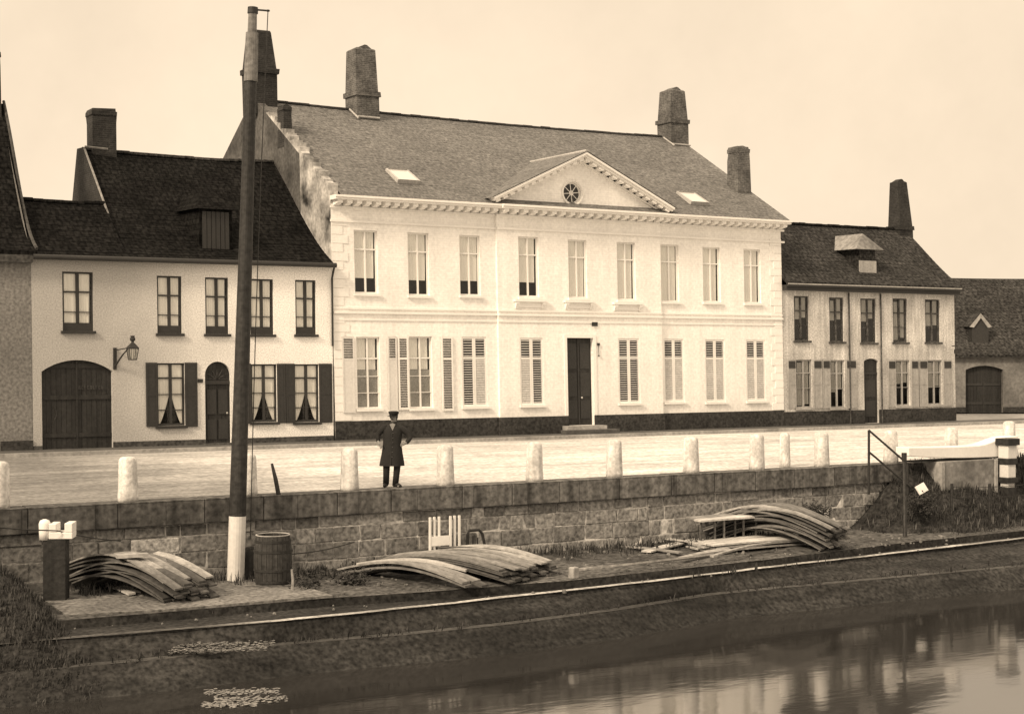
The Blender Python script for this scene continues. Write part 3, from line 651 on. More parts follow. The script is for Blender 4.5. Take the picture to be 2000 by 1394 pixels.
for i in range(6):
    a = du0 + 0.25 + (du1 - du0 - 0.5) * i / 6; d3.box(a, a + (du1 - du0 - 0.5) / 6 - 0.02, 0.50, 0.547, dz0 + 0.1, dz1 - 0.1)
A.part(d3, 'hatch', M['dark_paint'], rA)
# windows
for i, r in enumerate(upA):
    window(A, r, bars=(0.34, 0.68), curtain='full', frame=M['dark_paint'], sill=True, guard=0.20, mull=0.10, seed=i + 3, sill_m=M['dark_paint'], d=0.05)
for i, r in enumerate(loA):
    window(A, r, bars=(0.24, 0.5, 0.75), curtain='tied', frame=M['dark_paint'], sill=True, guard=0.02, mull=0.09, seed=i + 9, sill_m=M['dark_paint'], d=0.05)
def board_shutter(h, x0, x1, y0, y1, m, d=-0.05, vent=False):
    u0, u1, z0, z1 = h.rect(x0, x1, y0, y1); b = MB(); t = 0.045; f = 0.055
    b.box(u0, u0 + f, d, d + t, z0, z1); b.box(u1 - f, u1, d, d + t, z0, z1)
    for a, c in ((z0, z0 + 0.09), ((z0 + z1) / 2 - 0.05, (z0 + z1) / 2 + 0.05), (z1 - 0.09, z1)): b.box(u0 + f, u1 - f, d + 0.002, d + t - 0.002, a, c)
    b.box(u0 + f, u1 - f, d + 0.014, d + t - 0.004, z0 + 0.09, z1 - 0.09)
    o = h.part(b, 'shutter', m)
    if vent:
        v = MB(); v.box(u0 + f * 0.8, u1 - f * 0.8, d - 0.006, d + 0.001, z1 - 0.36, z1 - 0.06)
        for i in range(4): z = z1 - 0.33 + i * 0.07; v.prism([(d - 0.02, z), (d - 0.006, z + 0.03), (d - 0.006, z + 0.04), (d - 0.02, z + 0.01)], 'x', u0 + f * 0.8, u1 - f * 0.8)
        h.part(v, 'vent', M['dark_paint'], o)
    return o
for q in ((285, 307, 708, 833), (361, 385, 708, 833), (470, 490, 710, 827), (541, 557, 710, 826), (558, 575, 710, 826), (623, 648, 710, 825)): board_shutter(A, *q, M['dark_paint'])
# gate leaves
def arch_door(h, r, m, d, name, planks=10, wicket=None):
    u0, u1, z0, z1, rise = r; hw = (u1 - u0) / 2; um = (u0 + u1) / 2; Rr = (hw * hw + rise * rise) / (2 * rise); zc = z1 - Rr
    def top(u): return zc + math.sqrt(max(0, Rr * Rr - (u - um) ** 2)) - 0.004
    b = MB()
    for i in range(planks):
        a, c = u0 + (u1 - u0) * i / planks + 0.004, u0 + (u1 - u0) * (i + 1) / planks - 0.004; k = rnd.uniform(-0.006, 0.006)
        b.add([(a, d + k, z0), (c, d + k, z0), (c, d + k, top(c)), (a, d + k, top(a)), (a, d + 0.06, z0), (c, d + 0.06, z0), (c, d + 0.06, top(c)), (a, d + 0.06, top(a))],
              [(0, 1, 2, 3), (4, 7, 6, 5), (0, 3, 7, 4), (1, 5, 6, 2), (3, 2, 6, 7), (0, 4, 5, 1)])
    return h.part(b, name, m), top
g, gtop = arch_door(A, gate, M['gate_paint'], 0.13, 'gate', 14)
gm = (gate[0] + gate[1]) / 2
gr = MB()
for z in (0.55, 1.75, 2.75): gr.box(gate[0] + 0.05, gm - 0.03, 0.095, 0.12, z - 0.07, z + 0.07); gr.box(gm + 0.03, gate[1] - 0.05, 0.095, 0.12, z - 0.07, z + 0.07)
gr.box(gm - 0.025, gm + 0.025, 0.08, 0.12, 0.12, gtop(gm)); A.part(gr, 'gate_rail', M['gate_paint'], g)
lt = MB(); lu0, lu1, lz0, lz1 = A.rect(155, 205, 753, 760)                # one short line of worn pale lettering, no longer legible
n_l = 9
for i in range(n_l):
    a = lu0 + (lu1 - lu0) * i / n_l; w = (lu1 - lu0) / n_l * 0.62
    lt.box(a, a + 0.018, 0.086, 0.094, lz0, lz1)
    if i % 3 != 2: lt.box(a + 0.018, a + w, 0.086, 0.094, lz1 - 0.02, lz1)
    if i % 2: lt.box(a + 0.018, a + w, 0.086, 0.094, lz0, lz0 + 0.02)
    if i % 4 == 0: lt.box(a + w - 0.018, a + w, 0.086, 0.094, lz0, lz1 - 0.021)
A.part(lt, 'lettering', M['ledge'], g)
gh = MB(); gh.tube([(gate[0] + 0.35 + 0.12 * math.cos(a), 0.07, 1.25 + 0.22 * math.sin(a)) for a in [-1.3 + 2.6 * k / 8 for k in range(9)]], 0.012, 6); A.part(gh, 'handle', M['iron'], g)
dr_, dtop = arch_door(A, door, M['gate_paint'], 0.11, 'door', 6)
dp = MB(); dw = door[1] - door[0]
for (a, c) in ((0.28, 0.95), (1.12, 1.95)):
    for s_ in (0.1, 0.54): dp.box(door[0] + dw * s_, door[0] + dw * (s_ + 0.36), 0.075, 0.10, a, c)
dp.box(door[0] + 0.02, door[1] - 0.02, 0.06, 0.10, 2.12, 2.24); A.part(dp, 'door_panel', M['dark_paint'], dr_)
dk = MB(); dk.lathe([(0.005, 0), (0.03, 0.01), (0.035, 0.03), (0.01, 0.05)], 10); dk.v = [Vector((door[0] + dw * 0.88 + v.x, 0.10 - v.z, 1.15 + v.y)) for v in dk.v]; A.part(dk, 'handle', M['lead'], dr_)
fan = MB(); um = (door[0] + door[1]) / 2
for k in range(7):
    a = PI * k / 6; fan.tube([(um + 0.06 * math.cos(a), 0.085, 2.28 + 0.06 * math.sin(a)), (um + dw * 0.42 * math.cos(a), 0.085, 2.28 + dw * 0.42 * math.sin(a))], 0.010, 5)
A.part(fan, 'fanlight', M['grey_plinth'], dr_)
dst = MB(); dst.box(door[0] - 0.12, door[1] + 0.12, -0.32, -0.04, 0.121, 0.16); A.part(dst, 'doorstep', M['grey_plinth'])
gt = MB(); gt.tube([(ua0, -0.30, ZEA - 0.05), (ua1 + 0.03, -0.30, ZEA - 0.02)], 0.085, 10); A.part(gt, 'gutter', M['dark_paint'])
dpp = MB(); dpp.tube([(ua1 - 0.02, -0.24, ZEA - 0.1), (ua1 - 0.03, -0.08, ZEA - 0.45), (ua1 - 0.03, -0.07, 3.4)], 0.038, 8); A.part(dpp, 'downpipe', M['dark_paint'])
# small plates on the wall
def plate(h, x0, x1, y0, y1, label, m, name='sign', cat='sign'):
    u0, u1, z0, z1 = h.rect(x0, x1, y0, y1); b = MB(); b.box(u0, u1, -0.03, -0.004, z0, z1)
    b.box(u0 + 0.02, u1 - 0.02, -0.036, -0.03, z0 + 0.02, z1 - 0.02)
    c = h.W(Vector(((u0 + u1) / 2, -0.01, z0))); o = b.build(name, m, xf=h.W, loc=c); tag(o, label, cat)
plate(A, 386, 396, 740, 747, 'tiny dark plate on the white wall between shutter and arched door', M['dark_paint'])

# ---- the lantern on the wall of the left house
lu, lz = A.P(259, 690, -0.55); c0 = A.W(Vector((lu, -0.55, lz)))
LN = thing('wall_lantern', c0, 'black iron lantern on a bracket between the gateway and the first shutters', 'lantern')
b = MB(); b.tube([(-0.42, 0.53, -0.42), (-0.25, 0.25, -0.05), (-0.14, 0.0, 0.16)], [0.035, 0.025, 0.02], 6, True); b.tube([(-0.42, 0.54, 0.10), (-0.05, 0.0, 0.19)], 0.018, 6); b.box(-0.47, -0.36, 0.515, 0.545, -0.52, 0.18)
b.build('bracket', M['iron'], LN, local=True)
b = MB(); ct = [(0.215 * math.cos(PI / 4 + k * PI / 2), 0.215 * math.sin(PI / 4 + k * PI / 2)) for k in range(4)]
for k in range(4):
    x, y = ct[k]; x2, y2 = ct[(k + 1) % 4]; s = 0.68
    b.tube([(x, y, 0.16), (x * s, y * s, -0.20)], 0.014, 5); b.tube([(x, y, 0.16), (x2, y2, 0.16)], 0.018, 5); b.tube([(x * s, y * s, -0.20), (x2 * s, y2 * s, -0.20)], 0.016, 5)
    xm, ym = (x + x2) / 2, (y + y2) / 2; b.tube([(xm, ym, 0.16), (xm * s, ym * s, -0.20)], 0.008, 5)
b.build('frame', M['iron'], LN, local=True)
b = MB()
for k in range(4):
    x, y = ct[k]; x2, y2 = ct[(k + 1) % 4]; s = 0.68; b.quad((x * .98, y * .98, 0.15), (x2 * .98, y2 * .98, 0.15), (x2 * s, y2 * s, -0.19), (x * s, y * s, -0.19))
b.build('pane', M['glass'], LN, local=True)
b = MB(); b.add([(x * 1.12, y * 1.12, 0.17) for x, y in ct] + [(x * 0.35, y * 0.35, 0.33) for x, y in ct], [(0, 1, 5, 4), (1, 2, 6, 5), (2, 3, 7, 6), (3, 0, 4, 7), (4, 5, 6, 7), (3, 2, 1, 0)]); b.build('lamp_roof', M['iron'], LN, local=True)
b = MB(); b.lathe([(0.05, 0.33), (0.04, 0.38), (0.085, 0.42), (0.09, 0.48), (0.06, 0.52), (0.08, 0.56), (0.02, 0.57)], 12); b.build('chimney_cap', M['iron'], LN, local=True)

# ---- the mansion
B = House('mansion', 'long white two-storey mansion with a pediment, slate roof and nine bays of windows', 'house', k=0.024, loc=(32, YF, 0))
ub0, ub1 = B.P(652, 700)[0], B.P(1529, 700)[0]
ZEB = 8.36; ZTOP = 8.66; DRB, ZRB, DDB = 7.0, 12.95, 14.5
up = [B.rect(*q) for q in ((692, 738, 450, 573), (797, 838, 455, 577), (898, 938, 460, 577), (1010, 1049, 463, 580), (1107, 1143, 469, 582), (1202, 1238, 474, 586), (1291, 1326, 478, 589), (1373, 1407, 483, 590), (1453, 1486, 487, 592))]
lo = [B.rect(*q) for q in ((697, 743, 658, 798), (800, 845, 657, 797), (903, 951, 658, 794), (1013, 1058, 660, 791), (1205, 1246, 661, 787), (1297, 1336, 662, 785), (1378, 1416, 663, 785), (1458, 1495, 664, 783))]
bdoor = B.rect(1105, 1156, 660, 830)
PU0, PU1 = B.P(966, 420)[0], B.P(1285, 430)[0]   # the projecting middle
BF = -0.12
holes = up + lo + [bdoor]
wb = MB()
for (a, c, d) in ((ub0, PU0, 0.0), (PU0, PU1, BF), (PU1, ub1, 0.0)):
    wall_mb(a, c, 0.0, ZEB, [q for q in holes if a < (q[0] + q[1]) / 2 < c], rev=0.2, d=d, mb=wb)
for u in (PU0, PU1): wb.quad((u, BF, 0), (u, 0, 0), (u, 0, ZEB), (u, BF, ZEB))
wb.quad((ub1, 0, 0), (ub1, DDB, 0), (ub1, DDB, ZTOP), (ub1, 0, ZTOP)); wb.add([(ub1, 0, ZTOP), (ub1, DRB, ZRB - 0.1), (ub1, DDB, ZTOP)], [(0, 1, 2)])
wb.quad((ub0, DDB, 0), (ub1, DDB, 0), (ub1, DDB, ZTOP), (ub0, DDB, ZTOP))
B.part(wb, 'wall', M['white_brick'])
# left gable: thick parapet wall that stands above the roof, its limewash peeling
gm_ = MB(); GS = (ZRB - ZTOP) / DRB; gd_ = 2.6
gm_.prism([(0.004, 0.0), (gd_, 0.0), (gd_, ZTOP + 0.30 + GS * gd_), (0.25, ZTOP + 0.42), (0.004, ZTOP + 0.38)], 'x', ub0 - 0.003, ub0 + 0.30)
B.part(gm_, 'gable_front', M['gable_patchy'])
gm_ = MB(); gm_.prism([(gd_ + 0.002, 0.0), (DDB, 0.0), (DDB, ZTOP), (DRB, ZRB + 0.10), (gd_ + 0.002, ZTOP + 0.26 + GS * gd_)], 'x', ub0 - 0.003, ub0 + 0.30)
B.part(gm_, 'gable', M['gable_dark'])
pp = MB(); pq = []                               # ragged top of that gable
d = 0.05
while d < 5.6: pq.append((d, ZTOP + 0.36 + GS * d + rnd.uniform(-0.05, 0.13))); d += rnd.uniform(0.12, 0.4); pq.append((d, pq[-1][1] + rnd.uniform(0.0, 0.06)))
for q0, q1 in zip(pq, pq[1:]):
    if q1[0] > q0[0]: pp.prism([(q0[0], ZTOP + 0.25 + GS * q0[0] - 0.1), (q1[0], ZTOP + 0.25 + GS * q1[0] - 0.1), q1, q0], 'x', ub0 - 0.03, ub0 + 0.33)
B.part(pp, 'parapet', M['gable_patchy'])
zp = B.P(1090, 812)[1]
pl = MB()
for a, c, d in ((ub0, PU0 - 0.05, 0), (PU0 - 0.045, bdoor[0], BF), (bdoor[1], PU1 + 0.045, BF), (PU1 + 0.05, ub1, 0)): pl = MB(); pl.box(a + 0.003, c - 0.003, d - 0.045, 0.012, 0, zp); B.part(pl, 'plinth', M['tar_plinth'])
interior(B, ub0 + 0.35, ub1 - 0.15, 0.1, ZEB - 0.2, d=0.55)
rB = B.part(roof_mb(ub0 + 0.30, ub1 + 0.10, -0.48, ZTOP, DRB, ZRB, DDB + 0.4, rows=34, step=0.008, sag=0.11, nseg=16), 'roof', M['slate'])
ridge_tiles(B, rB, ub0 + 0.1, ub1, DRB, ZRB + 0.02, M['dark_brick'], w=0.45, r=0.09, sag=0.11)
# cornice: architrave, bed, modillions, corona and gutter
cn_ = MB()
def cornice(b, a, c, off):
    b.box(a, c, off - 0.06, off + 0.01, ZEB - 0.62, ZEB - 0.54)            # architrave fillet
    b.box(a, c, off - 0.05, off + 0.01, ZEB - 0.14, ZEB - 0.065)
    b.box(a, c, off - 0.50, off + 0.01, ZEB + 0.13, ZEB + 0.205)
    b.box(a, c, off - 0.56, off + 0.01, ZEB + 0.207, ZEB + 0.28)
cornice(cn_, ub0 - 0.02, PU0 - 0.003, 0); cornice(cn_, PU0, PU1, BF); cornice(cn_, PU1 + 0.003, ub1 + 0.16, 0)
B.part(cn_, 'cornice', M['white_trim'])
def modillions(a, c, off, n):
    for i in range(n):
        u = a + (c - a) * (i + 0.5) / n; md = MB(); md.prism([(off - 0.43, ZEB + 0.02), (off - 0.43, ZEB + 0.128), (off - 0.012, ZEB + 0.128), (off - 0.012, ZEB - 0.06), (off - 0.2, ZEB - 0.03)], 'x', u - 0.10, u + 0.10); B.part(md, 'modillion', M['white_trim'])
modillions(ub0, PU0, 0, 18); modillions(PU0, PU1, BF, 18); modillions(PU1, ub1 + 0.1, 0, 16)
# pediment
pu0, pu1 = PU0 - 0.28, PU1 + 0.28; pm = (pu0 + pu1) / 2; PZ0 = ZEB + 0.28; PA = B.P(1128, 310, -0.6)[1]
tp = MB(); ocu, ocz, ocr = B.P(1118, 377, BF)[0], B.P(1118, 377, BF)[1], 0.40
N = 24; ring = [(ocu + ocr * math.cos(2 * PI * k / N), ocz + ocr * math.sin(2 * PI * k / N)) for k in range(N)]
sl_ = (PA - PZ0) / ((pu1 - pu0) / 2)
def tri_edge(ang):
    dx, dz = math.cos(ang), math.sin(ang); best = 99
    if dz < -1e-6: best = min(best, (PZ0 - ocz) / dz)
    for sgn in (1, -1):
        # z = PA - sl*(sgn*(u-pm))
        den = dz + sl_ * sgn * dx
        if den > 1e-6:
            t = (PA - sl_ * sgn * (ocu - pm) - ocz) / den
            if t > 0: best = min(best, t)
    return best
angs = sorted([2 * PI * k / 48 for k in range(48)] + [math.atan2(q[1] - ocz, q[0] - ocu) % (2 * PI) for q in ((pu0, PZ0), (pu1, PZ0), (pm, PA))])
for i in range(len(angs)):
    a, c = angs[i], angs[(i + 1) % len(angs)]
    pa = (ocu + ocr * math.cos(a), ocz + ocr * math.sin(a)); pc = (ocu + ocr * math.cos(c), ocz + ocr * math.sin(c))
    ta, tc_ = tri_edge(a), tri_edge(c); qa = (ocu + ta * math.cos(a), ocz + ta * math.sin(a)); qc = (ocu + tc_ * math.cos(c), ocz + tc_ * math.sin(c))
    tp.quad((pa[0], BF, pa[1]), (qa[0], BF, qa[1]), (qc[0], BF, qc[1]), (pc[0], BF, pc[1])); tp.quad((pa[0], BF, pa[1]), (pc[0], BF, pc[1]), (pc[0], BF + 0.22, pc[1]), (pa[0], BF + 0.22, pa[1]))
pe = B.part(tp, 'pediment', M['white_brick'])
rk = MB()
for sgn in (1, -1):
    e = (pm + sgn * (pu1 - pu0) / 2 * 1.0, PZ0); ln = math.hypot(e[0] - pm, PA - PZ0); tx, tz = (pm - e[0]) / ln, (PA - PZ0) / ln; nx_, nz_ = -tz * sgn * -1, abs(tx)
    nx_ = sgn * tz; nz_ = abs(tx)
    def rp(s_, hgt): return (e[0] + tx * s_ + nx_ * hgt, e[1] + tz * s_ + nz_ * hgt)
    def bar(h0, h1, d0, d1):
        a0, a1, c0_, c1 = rp(0, h0), rp(0, h1), (pm, PA + h0 / nz_), (pm, PA + h1 / nz_)
        rk.prism([a0, c0_, c1, a1], 'y', d0, d1)
    bar(0.10, 0.175, BF - 0.44, BF + 0.02); bar(0.177, 0.25, BF - 0.52, BF + 0.02); bar(-0.06, 0.0, BF - 0.08, BF - 0.003)
    nM = 13
    for i in range(nM):
        s_ = ln * (i + 0.6) / nM; w_ = 0.10
        if s_ + w_ > ln - 0.02: continue
        rk.prism([rp(s_ - w_, 0.002), rp(s_ + w_, 0.002), rp(s_ + w_, 0.098), rp(s_ - w_, 0.098)], 'y', BF - 0.38, BF - 0.084)
B.part(rk, 'raking_cornice', M['white_trim'], pe)
prf = MB(); back = lambda z: -0.48 + (DRB + 0.48) * (z - ZTOP) / (ZRB - ZTOP)
zA = PA + 0.25 / 0.86; zE = PZ0 + 0.20
for sgn in (1, -1):
    e = pm + sgn * (pu1 - pu0) / 2 * 1.02
    prf.add([(pm, BF - 0.54, zA + 0.02), (e + sgn * 0.15, BF - 0.54, zE), (e + sgn * 0.15, back(zE) + 0.3, zE), (pm, back(zA) + 0.35, zA + 0.02)], [(0, 1, 2, 3)])
B.part(prf, 'pediment_roof', M['slate'], pe)
rdg = MB(); rdg.tube([(pm, BF - 0.50, zA + 0.03), (pm, back(zA) + 0.2, zA + 0.03)], 0.05, 6); B.part(rdg, 'ridge', M['lead'], pe)
oc = MB()
rg = [(ocu + (ocr - 0.02) * math.cos(2 * PI * k / 24), BF + 0.10, ocz + (ocr - 0.02) * math.sin(2 * PI * k / 24)) for k in range(25)]; oc.tube(rg, 0.028, 6)
for k in range(4): a = PI * k / 4 + 0.1; oc.tube([(ocu - ocr * math.cos(a), BF + 0.10, ocz - ocr * math.sin(a)), (ocu + ocr * math.cos(a), BF + 0.10, ocz + ocr * math.sin(a))], 0.016, 5)
oc.tube([(ocu + 0.08 * math.cos(2 * PI * k / 12), BF + 0.09, ocz + 0.08 * math.sin(2 * PI * k / 12)) for k in range(13)], 0.02, 5)
oo = B.part(oc, 'round_window', M['white_paint'])
og = MB(); og.add([(ocu + ocr * math.cos(2 * PI * k / 24), BF + 0.12, ocz + ocr * math.sin(2 * PI * k / 24)) for k in range(24)], [tuple(range(24))]); B.part(og, 'pane', M['glass'], oo)
ob = MB(); ob.add([(ocu + ocr * 1.05 * math.cos(2 * PI * k / 24), BF + 0.2, ocz + ocr * 1.05 * math.sin(2 * PI * k / 24)) for k in range(24)], [tuple(range(24))]); B.part(ob, 'dark_attic', M['interior'], oo)  # dark disc painted in for the unlit attic behind the pane
oa = MB(); oa.tube([(ocu + (ocr + 0.07) * math.cos(2 * PI * k / 28), BF - 0.015, ocz + (ocr + 0.07) * math.sin(2 * PI * k / 28)) for k in range(29)], 0.035, 6); B.part(oa, 'surround', M['white_trim'], oo)
# string courses
st = MB()
for (yl, hh, pr) in ((600.5, 0.055, 0.05), (608, 0.075, 0.08), (623, 0.045, 0.035)):
    z = B.P(690, yl)[1]
    for a, c, d in ((ub0 + 0.002, PU0 - 0.002, 0), (PU0 + 0.001, PU1 - 0.001, BF), (PU1 + 0.002, ub1, 0)): st.box(a, c, d - pr, d + 0.006, z - hh, z)
B.part(st, 'string_course', M['white_trim'])
z = zp + 0.02; i = 0
while z < ZEB - 0.7:
    w = 0.42 if i % 2 else 0.62
    for a_, c_ in ((ub0 + 0.004, ub0 + w), (ub1 - w, ub1 - 0.004)): qn = MB(); qn.box(a_, c_, -0.022, 0.004, z, z + 0.29); B.part(qn, 'quoin', M['white_trim'])
    z += 0.31; i += 1
for i, r in enumerate(up):
    off = BF if PU0 < (r[0] + r[1]) / 2 < PU1 else 0.0
    window(B, r, bars=(0.30,), curtain='short' if i < 4 else 'full', off=off, seed=20 + i, low=0.22)
    if i in (3, 4, 5):                           # the middle three stand on little bracketed balconies
        bb = MB(); a, c = r[0] - 0.22, r[1] + 0.22; z = r[2] - 0.095
        bb.box(a - 0.05, c + 0.05, BF - 0.16, BF - 0.004, z - 0.09, z - 0.004); bb.box(a + 0.04, c - 0.04, BF - 0.05, BF - 0.004, z - 0.30, z - 0.094)
        for u in (a + 0.08, c - 0.08): bb.prism([(BF - 0.14, z - 0.094), (BF - 0.14, z - 0.16), (BF - 0.052, z - 0.34), (BF - 0.004, z - 0.34), (BF - 0.004, z - 0.094)], 'x', u - 0.07, u + 0.07)
        B.part(bb, 'balconette', M['white_trim'])
window(B, lo[0], bars=(0.30, 0.55, 0.78), curtain='sheer', seed=40); window(B, lo[1], bars=(0.30, 0.55, 0.78), curtain='sheer', seed=41)
for i, r in enumerate(lo[2:]):
    off = BF if PU0 < (r[0] + r[1]) / 2 < PU1 else 0.0; m_ = (r[0] + r[1]) / 2
    cfg = [(('open'), ('closed')), (('closed'), ('open')), ('open', 'open'), ('closed', 'closed'), ('closed', 'closed'), ('closed', 'closed')][i]
    shutter(B, r[0] + 0.004, m_ - 0.004, r[2] + 0.004, r[3] - 0.004, off + 0.02, bot=cfg[0], slat_m=M['shaded_aged_white']); shutter(B, m_ + 0.004, r[1] - 0.004, r[2] + 0.004, r[3] - 0.004, off + 0.02, bot=cfg[1], slat_m=M['shaded_aged_white'])  # greyer slats carry the shading of the louvres in their colour
    s = MB(); s.box(r[0] - 0.06, r[1] + 0.06, off - 0.09, off - 0.003, r[2] - 0.08, r[2] - 0.004); B.part(s, 'sill', M['white_trim'])
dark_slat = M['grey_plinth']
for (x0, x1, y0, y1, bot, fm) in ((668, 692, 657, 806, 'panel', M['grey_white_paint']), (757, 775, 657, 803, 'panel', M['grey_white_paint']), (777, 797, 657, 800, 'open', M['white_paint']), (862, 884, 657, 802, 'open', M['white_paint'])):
    r = B.rect(x0, x1, y0, y1); shutter(B, r[0], r[1], r[2], r[3], -0.06, frame=fm, bot=bot, slat_m=M['grey_plinth'])  # dark slat colour stands in for the shaded gaps between louvres
# door and steps
db = MB(); u0, u1, z0, z1 = bdoor; d = BF + 0.16; um = (u0 + u1) / 2
db.box(u0 + 0.004, um - 0.006, d, d + 0.06, z0 + 0.004, z1 - 0.004); db.box(um + 0.006, u1 - 0.004, d, d + 0.06, z0 + 0.004, z1 - 0.004)
dob = B.part(db, 'door', M['gate_paint'])
dq = MB()
for a, c in ((u0 + 0.09, um - 0.08), (um + 0.08, u1 - 0.09)):
    for e, f in ((z0 + 0.25, z0 + 0.95), (z0 + 1.1, z0 + 2.0), (z0 + 2.15, z1 - 0.2)): dq.box(a, c, d - 0.02, d - 0.002, e, f)
dq.box(um - 0.03, um + 0.03, d - 0.03, d - 0.003, z0 + 0.02, z1 - 0.02); B.part(dq, 'door_panel', M['dark_paint'], dob)
dk = MB(); dk.lathe([(0.005, 0), (0.035, 0.01), (0.04, 0.04), (0.01, 0.06)], 10); dk.v = [Vector((um + 0.12 + v.x, d - 0.02 - v.z, z0 + 1.05 + v.y)) for v in dk.v]; B.part(dk, 'handle', M['lead'], dob)
sr = MB(); sr.box(u0 - 0.13, u0 - 0.002, BF - 0.03, BF + 0.01, zp + 0.004, z1 + 0.13); sr.box(u1 + 0.002, u1 + 0.13, BF - 0.03, BF + 0.01, zp + 0.004, z1 + 0.13); sr.box(u0 - 0.002, u1 + 0.002, BF - 0.03, BF + 0.01, z1 + 0.002, z1 + 0.13); B.part(sr, 'door_surround', M['white_trim'], dob)
sp = MB(); sp.box(u0 - 0.3, u1 + 0.3, BF - 0.42, BF - 0.05, 0.124, z0 - 0.003); B.part(sp, 'doorstep', M['kerb'])
sp = MB(); sp.box(u0 - 0.62, u1 + 0.62, BF - 0.80, BF - 0.424, 0.124, 0.124 + (z0 - 0.124) * 0.5); B.part(sp, 'doorstep', M['pavement'])
bu, bz = B.P(1165, 683); bl = MB(); bl.tube([(bu, BF - 0.04, bz + 0.22), (bu, BF - 0.04, bz - 0.2)], 0.012, 6); bl.lathe([(0.01, bz - 0.26), (0.035, bz - 0.24), (0.02, bz - 0.2)], 8, c=(bu, BF - 0.04)); bl.box(bu - 0.05, bu + 0.05, BF - 0.05, BF - 0.003, bz + 0.16, bz + 0.26)
B.part(bl, 'bell_pull', M['iron'])
u0, u1, z0, z1 = B.rect(1155, 1166, 629, 637, BF); b = MB(); b.box(u0, u1, BF - 0.05, BF - 0.036, z0, z1); b.box(u0 + 0.02, u1 - 0.02, BF - 0.055, BF - 0.05, z0 + 0.02, z1 - 0.02)
tag(b.build('plaque', M['dark_paint'], xf=B.W, loc=B.W(Vector(((u0 + u1) / 2, BF - 0.04, z0)))), 'small dark square plaque on the white front above the tall dark door', 'plaque')
# chimneys of the mansion
rz = lambda d: ZTOP + (ZRB - ZTOP) * (d + 0.48) / (DRB + 0.48)
def chim_px(h, par, xc, ytop, d, w, dep, m, **kw):
    u, z = h.P(xc, ytop, d); return u, z
u, z = B.P(493, 62, DRB); chimney(B, rB, ub0 + 0.30, DRB, 1.05, 1.0, ZRB - 0.6, z, M['dark_brick'], taper=0.28, band=0.52, top=0.02)
u, z = B.P(706, 98, DRB - 0.3); chimney(B, rB, u, DRB - 0.25, 0.98, 1.05, ZRB - 0.9, z, M['chimney_brick'], taper=0.13, band=0.44, top=0.16)
u, z = B.P(1314, 178, DRB - 0.3); chimney(B, rB, u, DRB - 0.25, 0.98, 1.0, ZRB - 0.9, z, M['chimney_brick'], taper=0.17, band=0.52, top=0.14)
for xc in (706, 1314):
    u, z = B.P(xc, 150, DRB - 0.3); b = MB(); b.tube([(u - 0.5, DRB - 1.0, rz(DRB - 1.0) + 0.05), (u - 0.5, DRB - 0.2, rz(DRB - 0.2) + 0.05)], 0.04, 6); b.tube([(u - 0.5, DRB - 0.85, rz(DRB - 0.85) + 0.06), (u + 0.5, DRB - 0.85, rz(DRB - 0.85) + 0.06)], 0.04, 6); B.part(b, 'flashing', M['lead'], rB)
u, z = B.P(1442, 287, 2.1); chimney(B, rB, u, 2.1, 0.72, 0.75, rz(2.1) - 0.6, z, M['chimney_brick'], taper=0.12, top=0.02)
u, z = B.P(546, 212, 3.6); chimney(B, rB, ub0 + 0.16, 4.3, 0.36, 0.62, rz(4.3) - 0.6, rz(4.3) + 0.95, M['dark_brick'], taper=0.10, top=0.05)
for (xc, yc) in ((786, 347), (1352, 390)):
    # skylight lying on the slope
    lo_ = 0.5; 
    for _ in range(30):
        u, z = B.P(xc, yc, lo_); lo_ += (z - rz(lo_)) * 0.5 * ((DRB + 0.48) / (ZRB - ZTOP)) * 0.6
    sl__ = (ZRB - ZTOP) / (DRB + 0.48); nrm = math.hypot(1, sl__)
    def pt(du, ds, hgt): return (u + du, lo_ + ds / nrm - hgt * sl__ / nrm, rz(lo_) + ds * sl__ / nrm + hgt / nrm)
    f = MB(); w, l = 0.46, 0.55
    for (a, c, e, g_) in ((-w, -w + 0.07, -l, l), (w - 0.07, w, -l, l), (-w + 0.07, w - 0.07, -l, -l + 0.07), (-w + 0.07, w - 0.07, l - 0.07, l)):
        f.add([pt(a, e, 0), pt(c, e, 0), pt(c, g_, 0), pt(a, g_, 0), pt(a, e, 0.15), pt(c, e, 0.15), pt(c, g_, 0.10), pt(a, g_, 0.10)], [(0, 1, 2, 3), (4, 5, 6, 7), (0, 1, 5, 4), (1, 2, 6, 5), (2, 3, 7, 6), (3, 0, 4, 7)])
    fo = B.part(f, 'skylight', M['lead'], rB)
    gq = MB(); gq.quad(pt(-w + 0.06, -l + 0.06, 0.135), pt(w - 0.06, -l + 0.06, 0.135), pt(w - 0.06, l - 0.06, 0.095), pt(-w + 0.06, l - 0.06, 0.095)); B.part(gq, 'skylight_pane', M['sky_glass'], rB)

# ---- the smaller house to the right of the mansion
Cc = House('shuttered_house', 'small pale house with grey shutters and steep dark roof right of the mansion', 'house', k=0.02, loc=(47, YF, 0))
uc0, uc1 = ub1 + 0.012, Cc.P(1865, 690)[0]
ZEC = 6.0; DRC, ZRC = 3.1, 8.95
upC = [Cc.rect(*q) for q in ((1551, 1580, 578, 665), (1620, 1648, 581, 667), (1681, 1711, 583, 669), (1744, 1772, 583, 668), (1807, 1836, 585, 668))]
loC = [Cc.rect(*q) for q in ((1555, 1586, 702, 796), (1622, 1650, 703, 796), (1750, 1777, 703, 792), (1812, 1840, 703, 790))]
cd = Cc.rect(1688, 1716, 700, 822); cd = (cd[0], cd[1], 0.13, cd[3], 0.12)
wb = wall_mb(uc0, uc1, 0.0, ZEC, upC + loC + [cd], rev=0.18); body_mb(wb, uc0, uc1, 6.6, 0, ZEC, DRC, ZRC - 0.06); Cc.part(wb, 'wall', M['worn_render'])
